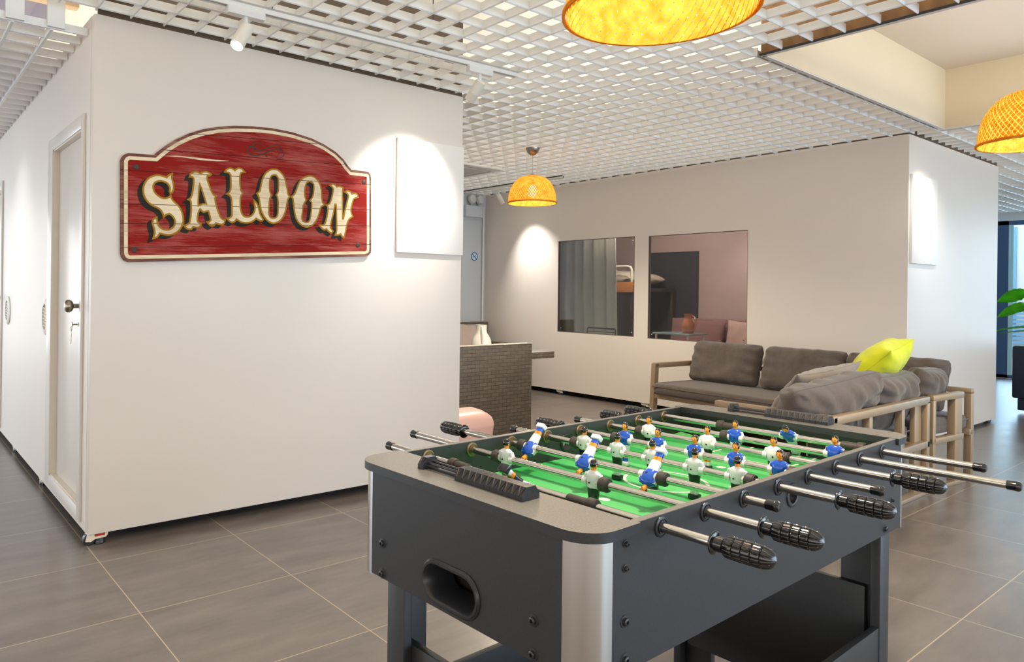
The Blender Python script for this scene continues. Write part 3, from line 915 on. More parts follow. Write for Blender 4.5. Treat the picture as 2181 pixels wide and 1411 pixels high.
# flourish above the word, and the four screws
def ribbon(path, wd):
    P = [Vector(sign_pt(x, y, 510, 290, 19.83)) for x, y in path]
    # smooth once
    Q = [P[0]]
    for i in range(len(P) - 1):
        Q += [P[i] * 0.75 + P[i + 1] * 0.25, P[i] * 0.25 + P[i + 1] * 0.75]
    Q.append(P[-1])
    L, R = [], []
    for i in range(len(Q)):
        t = (Q[min(i + 1, len(Q) - 1)] - Q[max(i - 1, 0)]).normalized()
        n = Vector((-t.y, t.x)) * wd * (0.55 + 0.75 * math.sin(PI * i / (len(Q) - 1)) ** 2)
        L.append(Q[i] + n); R.append(Q[i] - n)
    return L, R
b = MB()
for path, hh in (([(1440, 880), (1530, 930), (1630, 955), (1740, 920), (1810, 820), (1800, 700), (1720, 600), (1600, 560), (1400, 600), (1200, 660), (1000, 760), (800, 830), (600, 860), (420, 820), (310, 740), (265, 620), (290, 500), (400, 450), (520, 465), (650, 540), (760, 610), (900, 620), (1050, 570), (1250, 460), (1450, 410), (1580, 420), (1680, 520), (1690, 640), (1640, 750), (1540, 800)], 0.0193),
                 ([(1120, 895), (1060, 870), (1010, 820)], 0.0193), ([(1000, 480), (850, 385), (700, 310), (560, 330), (490, 420), (480, 540), (560, 660), (680, 690), (850, 650), (1020, 560)], 0.0195),
                 ([(1250, 740), (1310, 790)], 0.0193)):
    L, R = ribbon(path, 0.0026)
    b.grid([[RX @ Vector((p.x, p.y, hh)) for p in L], [RX @ Vector((p.x, p.y, hh)) for p in R]])
obj('flourish', b, mat('faded_black_paint', rgb(58, 40, 34), 0.7), sign, smooth=0)
for x, y in ((245, 425), (2003, 541), (228, 1064), (1955, 1028)):
    p = sign_pt(x, y, *S5)
    b = MB(); b.lathe([(0.013, 0), (0.013, 0.002), (0.009, 0.004), (0.001, 0.0045)], 20, M=RX @ Matrix.Translation((p[0], p[1], 0.0188)))
    obj('screw', b, mat('rusty_screw', rgb(72, 62, 54), 0.6, 0.4), sign)
# short worn scratch
b = MB()
P = [sign_pt(x, y, *S5) for x, y in ((460, 340), (560, 338), (700, 352), (860, 370), (965, 377), (880, 382), (740, 372), (600, 350))]
b.prism([P], 0.0188, 0.0190, RX)
obj('paint_scratch', b, M_cream, sign, smooth=0)

# ------------------------------------------------------------------ thin white notice boards on the walls
def board(x0, x1, y, z0, z1, label, name='notice_board'):
    b = MB(); b.box(x0, x1, y - 0.02, y - 0.0005, z0, z1, 0.002)
    o = obj(name, b, mat('white_board', rgb(236, 232, 226), 0.4), None, loc=((x0 + x1) / 2, y, z0))
    return tag(o, label, 'board')
board(2.436, 2.945, AY0, 1.409, 2.092, 'blank white board on the front wall to the right of the red sign')
nb = board(6.285, 6.81, BY0, 1.44, 2.127, 'white board with faint grey marks on the cabin side wall above the corner sofa')
yb = BY0 - 0.0208
def stroke(pts, wd):
    b = MB()
    for i in range(len(pts) - 1):
        p, q = Vector(pts[i]), Vector(pts[i + 1]); t = (q - p).normalized(); n = Vector((-t.y, t.x)) * wd
        b.grid([[(p.x + n.x, yb, p.y + n.y), (q.x + n.x, yb, q.y + n.y)], [(p.x - n.x, yb, p.y - n.y), (q.x - n.x, yb, q.y - n.y)]])
    for v in b.bm.verts:
        v.co -= Vector(nb.location)
    obj('grey_mark', b, mat('faint_grey_ink', rgb(188, 184, 178), 0.6), nb, smooth=0)
stroke([(6.385, 1.965), (6.385, 2.03), (6.43, 2.028), (6.46, 2.01)], 0.004); stroke([(6.38, 1.955), (6.455, 1.948)], 0.005); stroke([(6.38, 1.872), (6.45, 1.866)], 0.004)

# ------------------------------------------------------------------ track rails and spotlights
def track(name, p0, p1, label):
    p0, p1 = Vector(p0), Vector(p1)
    L = (p1 - p0).length
    a = math.atan2(p1.y - p0.y, p1.x - p0.x)
    t = thing(name, label, 'track', p0, a)
    b = MB()
    b.box(0, L, -0.018, -0.007, 0, 0.03); b.box(0, L, 0.007, 0.018, 0, 0.03); b.box(0, L, -0.018, 0.018, 0.020, 0.03)
    obj('rail', b, M_white, t, smooth=0)
    b = MB(); b.box(0.002, L - 0.002, -0.0068, 0.0068, 0.006, 0.0198)
    obj('slot', b, M_underside, t, smooth=0)
    n = max(2, int(L / 0.8))
    for i in range(n):
        b = MB(); b.cyl((0.3 + i * L / n, 0, 0.03), (0.3 + i * L / n, 0, 0.55), 0.003, n=6)
        obj('suspension_wire', b, M_dark, t)
    return t
track('track_rail', (0.2, 3.02, 2.398), (2.86, 2.945, 2.398), 'long white lighting track under the grid in front of the front wall')
track('track_rail', (5.76, 5.2, 2.398), (5.76, 6.93, 2.398), 'short white lighting track at the far end of the corridor')

def spot(loc, aim, rz, label, lit=True, energy=60, size=1.0, blend=0.5, body=(0.030, 0.105), flare=False, color=(1, 0.96, 0.9)):
    """loc: underside of the adapter; aim: where the beam goes"""
    loc, aim = Vector(loc), Vector(aim)
    t = thing('track_spotlight', label, 'spotlight', loc, 0, 'white track spotlights')
    R = Matrix.Rotation(rz, 4, 'Z')
    b = MB(); b.box(-0.085, 0.085, -0.017, 0.017, 0, 0.036, 0.003, M=R)
    obj('adapter', b, M_white, t)
    piv = Vector((0, 0, -0.055))
    b = MB(); b.cyl((0, 0, 0.002), (0, 0, -0.052), 0.010, n=14); b.cyl((0, 0, -0.05), (0, 0, -0.064), 0.013, n=14, bev=0.002)
    obj('stem', b, M_white, t)
    d = (aim - (loc + piv)).normalized()
    r, L = body
    Mx = Matrix.Translation(piv) @ d.to_track_quat('Z', 'Y').to_matrix().to_4x4()
    b = MB()
    b.lathe([(r * 0.55, -0.020), (r * 0.93, -0.017), (r, -0.008), (r, L * 0.48), (r * 1.02, L * 0.5), (r * 1.02, L * 0.53), (r, L * 0.55), (r, L - 0.004), (r * 0.95, L), (r * 0.88, L), (r * 0.84, L - 0.012)], 28, M=Mx, cap1=False)
    bd = obj('lamp_body', b, mat('ivory_spot_body', rgb(232, 226, 214), 0.4), t)
    b = MB(); b.lathe([(r * 0.84, L - 0.012), (r * 0.5, L - 0.009), (0.001, L - 0.008)], 24, M=Mx)
    obj('lens', b, M_lens if lit else M_white, bd)
    if lit:
        p = loc + piv + d * (L + 0.012)
        lamp('SPOT', 'spot_beam', p, energy, color, aim=aim, spot_size=math.radians(size), spot_blend=blend, shadow_soft_size=0.02)
    return t
spot((1.262, 2.985, 2.365), (0.55, 2.62, 1.1), 0.0, 'lit track spotlight near the top left, its lens facing the camera', energy=30, size=70, blend=0.8)
spot((2.588, 2.948, 2.365), (2.50, 3.52, 1.70), 0.0, 'cylindrical track spotlight above the blank white board on the front wall', energy=60, size=74, blend=1.0)
spot((5.76, 6.20, 2.365), (6.26, 6.05, 1.40), PI / 2, 'small track spotlight at the far end of the corridor', energy=60, size=75, blend=1.0)
spot((6.174, 1.625, 2.372), (6.55, 2.14, 1.80), 0.1, 'lit track spotlight beside the right-hand bamboo lamp', energy=30, size=70, blend=1.0)
# two more of the same fittings wash the passage wall on the left and the corridor
spot((0.05, 5.45, 2.30), (0.765, 5.55, 1.45), PI / 2, 'track spotlight over the left passage, aimed at the door wall', energy=9, size=85, blend=1.0, color=(0.86, 0.94, 1.0))

# ------------------------------------------------------------------ bamboo pendant lamps
def pendant(loc, r, h, canopy_z, label, energy, glow=5.5):
    """loc: centre of the rim"""
    t = thing('pendant_lamp', label, 'lamp', loc, 0, 'woven bamboo pendant lamps')
    def prof(u):            # u 0 at rim .. 1 at crown
        a = u * PI / 2 * 0.93
        return (r * math.cos(a) ** 0.72 * (1 - 0.03 * (1 - u) ** 6), h * math.sin(a) / math.sin(PI / 2 * 0.93))
    b = MB()
    N, ST = 58, 13
    for sgn, rr in ((1, 1.0), (-1, 0.988)):
        for k in range(N):
            rows = [[], []]
            for i in range(ST + 1):
                u = i / ST * 0.985
                pr, pz = prof(u)
                ang = 2 * PI * k / N + sgn * u * 1.25
                half = 0.40 * 2 * PI / N * (1.0 if u < 0.9 else 1.25)
                wob = rr + 0.006 * math.sin(i * PI + k * PI)
                for s_ in (0, 1):
                    aa = ang + (half if s_ else -half)
                    rows[s_].append((pr * wob * math.cos(aa), pr * wob * math.sin(aa), pz))
            b.grid(rows)
    obj('woven_shade', b, M_bamboo, t, smooth=60)
    b = MB()
    for q in range(2):
        b.tube([(r * 1.0 * math.cos(2 * PI * i / 60), r * 1.0 * math.sin(2 * PI * i / 60), 0.003 + q * 0.006 + 0.002 * math.sin(i * PI)) for i in range(60)], 0.0035, 6, closed=True)
    obj('rim_binding', b, M_bamboo, t)
    b = MB(); b.lathe([(0.001, h + 0.022), (0.012, h + 0.02), (0.04, h + 0.004), (0.052, h - 0.008), (0.048, h - 0.01)], 24, cap1=False)
    obj('shade_cap', b, M_steel, t)
    b = MB(); b.cyl((0, 0, h - 0.01), (0, 0, h - 0.075), 0.02, n=16)
    obj('socket', b, M_dark, t)
    b = MB(); b.lathe([(0.001, h - 0.185), (0.022, h - 0.178), (0.036, h - 0.155), (0.040, h - 0.135), (0.030, h - 0.10), (0.016, h - 0.075)], 20, cap1=False)
    obj('bulb', b, M_bulb, t)
    b = MB(); b.cyl((0, 0, h + 0.02), (0, 0, canopy_z - loc[2] - 0.05), 0.003, n=8)
    obj('cord', b, mat('clear_cord', rgb(196, 186, 170), 0.4), t)
    cz = canopy_z - loc[2]
    b = MB(); b.lathe([(0.001, cz - 0.066), (0.02, cz - 0.062), (0.045, cz - 0.04), (0.058, cz - 0.012), (0.060, cz)], 24)
    obj('ceiling_rose', b, M_steel, t)
    lamp('POINT', 'pendant_glow', (loc[0], loc[1], loc[2] + 0.05), glow, (1.0, 0.84, 0.58), shadow_soft_size=0.045)
    lamp('SPOT', 'pendant_downlight', (loc[0], loc[1], loc[2] + 0.004), energy, (1.0, 0.88, 0.70), aim=(loc[0], loc[1], 0), spot_size=math.radians(165), spot_blend=0.6, shadow_soft_size=0.06)
    return t
pendant((1.373, 0.963, 1.803), 0.21, 0.22, 2.43, 'large glowing bamboo lamp at the top edge, hanging above the foosball table', 44)
pendant((4.468, 4.386, 1.945), 0.21, 0.24, 2.425, 'bamboo pendant lamp hanging in the middle of the corridor', 95)
pendant((4.06, 0.90, 1.865), 0.21, 0.24, 2.86, 'bamboo pendant lamp cut off by the right edge of the picture', 50)

# ------------------------------------------------------------------ foosball table, in its own frame: u along the length, v across, z up
TA = 0.0236
tb = thing('foosball_table', 'black foosball table with green pitch and chrome rods in the foreground', 'foosball table', (0.926, 0.691, 0), TA)
TL, TWD = 1.068, 0.576          # pitch opening
ZT = 0.83
U0, U1, V0, V1 = -0.112, 1.152, -0.014, 0.590
ZB = 0.607
RC = 0.052
def rounded(u0, u1, v0, v1, r, corners, n=8):
    """rectangle with chosen rounded corners (0 = u0v0, 1 = u1v0, 2 = u1v1, 3 = u0v1)"""
    pts = []
    for i, (cx_, cy_, a0) in enumerate(((u0 + r, v0 + r, PI), (u1 - r, v0 + r, 1.5 * PI), (u1 - r, v1 - r, 0), (u0 + r, v1 - r, 0.5 * PI))):
        if i in corners:
            pts += [(cx_ + r * math.cos(a0 + k * PI / 2 / n), cy_ + r * math.sin(a0 + k * PI / 2 / n)) for k in range(n + 1)]
        else:
            pts.append(((u0, v0), (u1, v0), (u1, v1), (u0, v1))[i])
    return pts
# side panels, with the round openings for rods and the ball
US = [0.062, 0.1935, 0.3235, 0.4545, 0.5845, 0.7145, 0.8455, 0.9765]
ZR = 0.8105
for nm, va, vb, lab in (('side_panel', V0, 0.0, 'right side panel'), ('side_panel', TWD, V1, 'left side panel')):
    b = MB()
    hu = 0.513 if va < 0 else 0.530
    circ = [(hu + 0.017 * math.cos(-2 * PI * k / 24), 0.785 + 0.017 * math.sin(-2 * PI * k / 24)) for k in range(24)]
    M = Matrix(((1, 0, 0, 0), (0, 0, 1, 0), (0, 1, 0, 0), (0, 0, 0, 1)))
    e0, e1 = U0 + RC, U1 - RC
    b.prism([[(e0, ZB), (e1, ZB), (e1, 0.829), (e0, 0.829)], circ], va, vb, M)
    sp = obj(nm, b, M_blk, tb, smooth=30, label=lab)
    b = MB()
    M2 = Matrix.Translation((hu, va if va < 0 else vb, 0.785)) @ Matrix.Rotation(PI / 2, 4, 'X')
    b.lathe([(0.0165, -0.018), (0.0165, 0.003), (0.0195, 0.004), (0.0235, 0.003), (0.0245, 0.0)], 28, M=M2 if va < 0 else Matrix.Translation((hu, va, 0.785)) @ Matrix.Rotation(PI / 2, 4, 'X'), cap0=False, cap1=False)
    obj('ball_hole_ring', b, M_bkplastic2, sp)
    b = MB()
    b.box(0.0, TL, va + 0.0005, vb - 0.0005, 0.829, ZT)
    obj('rail_top', b, M_blk_top, sp, smooth=0)
# end panels
GO = [(-0.1125, 0.292, 0.655)]
def end_panel(u_a, u_b, hole):
    b = MB()
    M = Matrix(((0, 0, 1, 0), (1, 0, 0, 0), (0, 1, 0, 0), (0, 0, 0, 1)))
    outer = [(V0 + RC, ZB), (V1 - RC, ZB), (V1 - RC, 0.815), (V0 + RC, 0.815)]
    loops = [outer]
    if hole:
        loops.append(hole)
    b.prism(loops, u_a, u_b, M)
    return obj('end_panel', b, M_blk, tb, smooth=30)
ch, hr, hw_ = 0.293, 0.031, 0.038
stad = lambda r, wv, n=10: [(ch + wv + r * math.cos(-PI / 2 + k * PI / n), 0.655 + r * math.sin(-PI / 2 + k * PI / n)) for k in range(n + 1)] + [(ch - wv + r * math.cos(PI / 2 + k * PI / n), 0.655 + r * math.sin(PI / 2 + k * PI / n)) for k in range(n + 1)]
ep = end_panel(U0, U0 + 0.012, stad(hr, hw_))
b = MB()
M = Matrix(((0, 0, 1, 0), (1, 0, 0, 0), (0, 1, 0, 0), (0, 0, 0, 1)))
st_o, st_m, st_i = stad(hr + 0.010, hw_), stad(hr + 0.006, hw_), stad(hr - 0.002, hw_)
rows = [[M @ Vector((p[0], p[1], u)) for p in st] for st, u in ((st_o, U0), (st_o, U0 - 0.002), (st_m, U0 - 0.006), (stad(hr + 0.002, hw_), U0 - 0.006), (st_i, U0 - 0.001), (stad(hr - 0.004, hw_ - 0.002), U0 + 0.06))]
b.grid(rows, closed_v=True)
obj('ball_return_rim', b, M_bkplastic2, ep)
b = MB()
b.box(U0 + 0.014, U0 + 0.075, ch - 0.085, ch + 0.085, 0.617, 0.622); b.box(U0 + 0.072, U0 + 0.076, ch - 0.085, ch + 0.085, 0.617, 0.70); b.box(U0 + 0.013, U0 + 0.075, ch - 0.085, ch - 0.081, 0.617, 0.70); b.box(U0 + 0.013, U0 + 0.075, ch + 0.081, ch + 0.085, 0.617, 0.70); b.box(U0 + 0.013, U0 + 0.075, ch - 0.085, ch + 0.085, 0.697, 0.70)
obj('ball_tray', b, mat('brown_black_tray', rgb(44, 32, 24), 0.5), ep, smooth=0)
end_panel(U1 - 0.012, U1, None)
def bolt(parent, p, ax_, r=0.0075):
    """p: on the face; ax_: outward direction"""
    d = Vector(ax_)
    Mx = Matrix.Translation(p) @ d.to_track_quat('Z', 'Y').to_matrix().to_4x4()
    b = MB(); b.lathe([(r * 1.35, 0), (r * 1.3, 0.0012), (r * 0.85, 0.0016), (r * 0.8, 0.005), (r * 0.6, 0.0062), (r * 0.38, 0.0062), (r * 0.36, 0.003), (0.0004, 0.003)], 18, M=Mx)
    return obj('bolt', b, M_bkplastic2, parent)
for v, z in ((0.500, 0.677), (0.500, 0.6165), (0.094, 0.671), (0.094, 0.6185)):
    bolt(ep, (U0, v, z), (-1, 0, 0))
sp0 = [c for c in tb.children if c.name.startswith('side_panel')][0]
for u, z, r in ((-0.030, 0.803, 0.0048), (-0.030, 0.766, 0.0048), (-0.030, 0.686, 0.0075), (-0.029, 0.628, 0.0075), (1.045, 0.660, 0.005), (1.046, 0.800, 0.005), (1.05, 0.772, 0.005), (1.043, 0.683, 0.005), (1.0, 0.622, 0.0075)):
    bolt(sp0, (u, V0, z), (0, -1, 0), r)
# aluminium corner posts
for cx_, cy_, a0 in ((U0 + RC, V0 + RC, PI), (U1 - RC, V0 + RC, 1.5 * PI), (U1 - RC, V1 - RC, 0), (U0 + RC, V1 - RC, 0.5 * PI)):
    b = MB()
    arc = [(cx_ + RC * math.cos(a0 + k * PI / 2 / 12), cy_ + RC * math.sin(a0 + k * PI / 2 / 12)) for k in range(13)]
    arc_i = [(cx_ + (RC - 0.004) * math.cos(a0 + k * PI / 2 / 12), cy_ + (RC - 0.004) * math.sin(a0 + k * PI / 2 / 12)) for k in range(13)][::-1]
    b.prism([arc + arc_i], ZB - 0.003, 0.8145)
    obj('corner_post', b, M_alu, tb, smooth=30, label='curved silver aluminium corner')
# end tops
for u0, u1, cor, lab in ((U0 - 0.008, 0.0, (0, 3), 'near end top'), (TL, U1 + 0.012, (1, 2), 'far end top')):
    b = MB()
    pl = rounded(u0, u1, V0 - 0.006, V1 + 0.006, RC + 0.006, cor, 10)
    b.prism([pl], 0.8145, ZT + 0.0005, mi=0, side_mi=1)
    bmesh.ops.recalc_face_normals(b.bm, faces=b.bm.faces)
    obj('end_top', b, [M_blk_top, M_blk], tb, smooth=30, label=lab)
# pitch, inner ends, goals
b = MB(); b.box(0, TL, 0, TWD, 0.735, 0.745)
M_pitch = bpy.data.materials.new('green_pitch'); M_pitch.use_nodes = True
nt = M_pitch.node_tree; p_ = nt.nodes['Principled BSDF']
tc = nn(nt, 'ShaderNodeTexCoord'); wv = nn(nt, 'ShaderNodeSeparateXYZ'); nt.links.new(tc.outputs['Object'], wv.inputs[0])
m1 = nn(nt, 'ShaderNodeMath', operation='MULTIPLY'); m1.inputs[1].default_value = 1 / 0.105; nt.links.new(wv.outputs[0], m1.inputs[0])
m2 = nn(nt, 'ShaderNodeMath', operation='FRACT'); nt.links.new(m1.outputs[0], m2.inputs[0])
m3 = nn(nt, 'ShaderNodeMath', operation='GREATER_THAN'); m3.inputs[1].default_value = 0.5; nt.links.new(m2.outputs[0], m3.inputs[0])
mxp = nn(nt, 'ShaderNodeMix', data_type='RGBA'); mxp.inputs[6].default_value = rgb(52, 168, 84); mxp.inputs[7].default_value = rgb(84, 190, 106)
nt.links.new(m3.outputs[0], mxp.inputs[0]); nt.links.new(mxp.outputs[2], p_.inputs['Base Color'])
p_.inputs['Roughness'].default_value = 0.45
pitch = obj('pitch', b, M_pitch, tb, smooth=0)
b = MB()
zl = 0.7455
def line(u0, v0, u1, v1, wd=0.0035):
    p, q = Vector((u0, v0)), Vector((u1, v1)); t = (q - p).normalized(); n = Vector((-t.y, t.x)) * wd
    b.grid([[(p.x + n.x, p.y + n.y, zl), (q.x + n.x, q.y + n.y, zl)], [(p.x - n.x, p.y - n.y, zl), (q.x - n.x, q.y - n.y, zl)]])
def ring(u, v, r, wd=0.0035, a0=0, a1=2 * PI, n=48):
    rows = [[(u + rr * math.cos(a0 + (a1 - a0) * k / n), v + rr * math.sin(a0 + (a1 - a0) * k / n), zl) for k in range(n + 1)] for rr in (r - wd, r + wd)]
    b.grid(rows)
ring(0.534, 0.283, 0.092, 0.004)
line(0.534, 0.01, 0.534, 0.566, 0.002)
for sgn in (0, 1):
    fu = (lambda x: x) if sgn == 0 else (lambda x: TL - x)
    line(fu(0.175), 0.175, fu(0.175), 0.385); line(fu(0.0), 0.175, fu(0.175), 0.175); line(fu(0.0), 0.385, fu(0.175), 0.385)
    line(fu(0.09), 0.215, fu(0.09), 0.345); line(fu(0.0), 0.215, fu(0.09), 0.215); line(fu(0.0), 0.345, fu(0.09), 0.345)
    rows = [[(fu(0.300), 0.276, zl)] * 25, [(fu(0.300) + 0.012 * math.cos(2 * PI * k / 24), 0.276 + 0.012 * math.sin(2 * PI * k / 24), zl) for k in range(25)]]
    b.grid(rows)
obj('pitch_lines', b, mat('white_line_print', rgb(226, 238, 222), 0.4), pitch, smooth=0)
# raised pitch corners
for u, v, su, sv in ((0, 0, 1, 1), (TL, 0, -1, 1), (TL, TWD, -1, -1), (0, TWD, 1, -1)):
    b = MB()
    a_, b_, c_ = (u, v, 0.753), (u + su * 0.09, v, 0.7452), (u, v + sv * 0.09, 0.7452)
    d_ = (u, v, 0.745)
    for tri in ((a_, b_, c_), (a_, b_, d_), (a_, d_, c_), (d_, b_, c_)):
        b.bm.faces.new([b.bm.verts.new(q) for q in tri])
    bmesh.ops.remove_doubles(b.bm, verts=b.bm.verts, dist=1e-6)
    obj('pitch_corner', b, mat('light_green_corner', rgb(104, 196, 110), 0.45), pitch, smooth=0)
for u, sg in ((0.0, -1), (TL, 1)):
    b = MB()
    M = Matrix(((0, 0, 1, 0), (1, 0, 0, 0), (0, 1, 0, 0), (0, 0, 0, 1)))
    gl = [(0.195, 0.746), (0.195, 0.785), (0.205, 0.796), (0.371, 0.796), (0.381, 0.785), (0.381, 0.746)]
    outer = [(0, 0.735), (0.194, 0.735)] + [(0.194, 0.785), (0.205, 0.797), (0.371, 0.797), (0.382, 0.785)] + [(0.382, 0.735), (TWD, 0.735), (TWD, 0.8144), (0, 0.8144)]
    b.prism([outer], u, u + sg * 0.012, M)
    iw = obj('inner_end', b, M_blk_in, tb, smooth=0)
    b = MB()
    b.box(min(u + sg * 0.012, u + sg * 0.06), max(u + sg * 0.012, u + sg * 0.06), 0.19, 0.386, 0.728, 0.735)
    b.box(min(u + sg * 0.058, u + sg * 0.062), max(u + sg * 0.058, u + sg * 0.062), 0.19, 0.386, 0.728, 0.80)
    obj('goal_pocket', b, mat('maroon_goal_lining', rgb(74, 36, 28), 0.6), iw, smooth=0)
    b = MB()
    uu = u - sg * 0.0015
    b.tube([(uu, 0.197, 0.748), (uu, 0.197, 0.784), (uu, 0.201, 0.793), (uu, 0.210, 0.797), (uu, 0.366, 0.797), (uu, 0.375, 0.793), (uu, 0.379, 0.784), (uu, 0.379, 0.748)], 0.0016, 6)
    obj('goal_frame', b, M_alu, iw)
# bead counters on both ends
def counter(u, v_hi, v_lo, flip):
    b = MB()
    for du in (-0.007, 0.007):
        b.cyl((u + du, v_hi, ZT + 0.012), (u + du, v_lo, ZT + 0.012), 0.0028, n=10)
    b.box(u - 0.006, u + 0.006, v_lo, v_hi, ZT + 0.0006, ZT + 0.005)
    rail = obj('score_rail', b, M_bkplastic2, tb, label='black bead counter')
    def block(v0, v1, name, n_cut=True):
        b = MB()
        M = Matrix(((1, 0, 0, 0), (0, 0, -1, 0), (0, 1, 0, 0), (0, 0, 0, 1)))
        pr = [(u - 0.021, ZT + 0.0006), (u + 0.021, ZT + 0.0006), (u + 0.021, ZT + 0.009), (u + 0.011, ZT + 0.023), (u - 0.011, ZT + 0.023), (u - 0.021, ZT + 0.009)]
        b.prism([pr], -v1, -v0, M)
        # hollow thumb scoop on each flank
        for sg in (-1, 1):
            vm = (v0 + v1) / 2
            rows = []
            for i in range(5):
                a = i / 4
                rows.append([(u + sg * (0.0215 - 0.0095 * a), vm - 0.0068 * math.sin(PI * (0.15 + 0.85 * (1 - a) * 0.5 + 0.25)) * (0.25 + a * 0.75), ZT + 0.009 + 0.0145 * a),
                             (u + sg * (0.0165 - 0.0085 * a), vm, ZT + 0.0095 + 0.0125 * a),
                             (u + sg * (0.0215 - 0.0095 * a), vm + 0.0068 * (0.25 + a * 0.75), ZT + 0.009 + 0.0145 * a)])
            b.grid(rows, mi=1)
        return obj(name, b, [M_bkplastic2, mat('pale_bead_scoop', rgb(120, 108, 96), 0.25, 0.7)], rail, smooth=25)  # scoop faces paler and more metallic than the black bead
    span = v_hi - v_lo
    first = v_lo if not flip else v_lo
    n = 11
    wb_ = 0.0157
    for i in range(n):
        block(first + i * wb_ + 0.0003, first + (i + 1) * wb_ - 0.0003, 'score_bead')
    block(v_hi - 0.016, v_hi, 'end_bead')
counter(-0.047, 0.446, 0.163, False)
counter(TL + 0.062, 0.446, 0.163, False)
# legs and lower panels
def leg(us, vs, name='leg'):
    b = MB()
    for (a, c, d, e) in us:
        b.box(a, c, d, e, 0.0, ZB, 0.0015)
    return obj(name, b, M_blk, tb, smooth=30)
leg([(-0.058, -0.036, 0.50, 0.556), (-0.036, 0.03, 0.534, 0.556)], None)
leg([(-0.058, -0.036, 0.02, 0.076), (-0.036, 0.03, 0.02, 0.042)], None)
leg([(1.035, 1.09, 0.006, 0.028), (1.068, 1.09, 0.028, 0.11)], None)
leg([(1.035, 1.09, 0.548, 0.57), (1.068, 1.09, 0.466, 0.548)], None)
b = MB(); b.box(1.046, 1.064, 0.045, 0.53, 0.12, 0.452, 0.001)
obj('cross_panel', b, M_blk, tb)
b = MB(); b.box(-0.036, -0.018, 0.045, 0.53, 0.12, 0.452, 0.001)
obj('cross_panel', b, M_blk, tb)
b = MB(); b.box(-0.02, 1.05, 0.008, 0.024, 0.18, 0.365, 0.001)
obj('stretcher', b, M_blk, tb)
b = MB(); b.box(-0.02, 1.05, 0.552, 0.568, 0.18, 0.336, 0.001)
obj('stretcher', b, M_blk, tb)

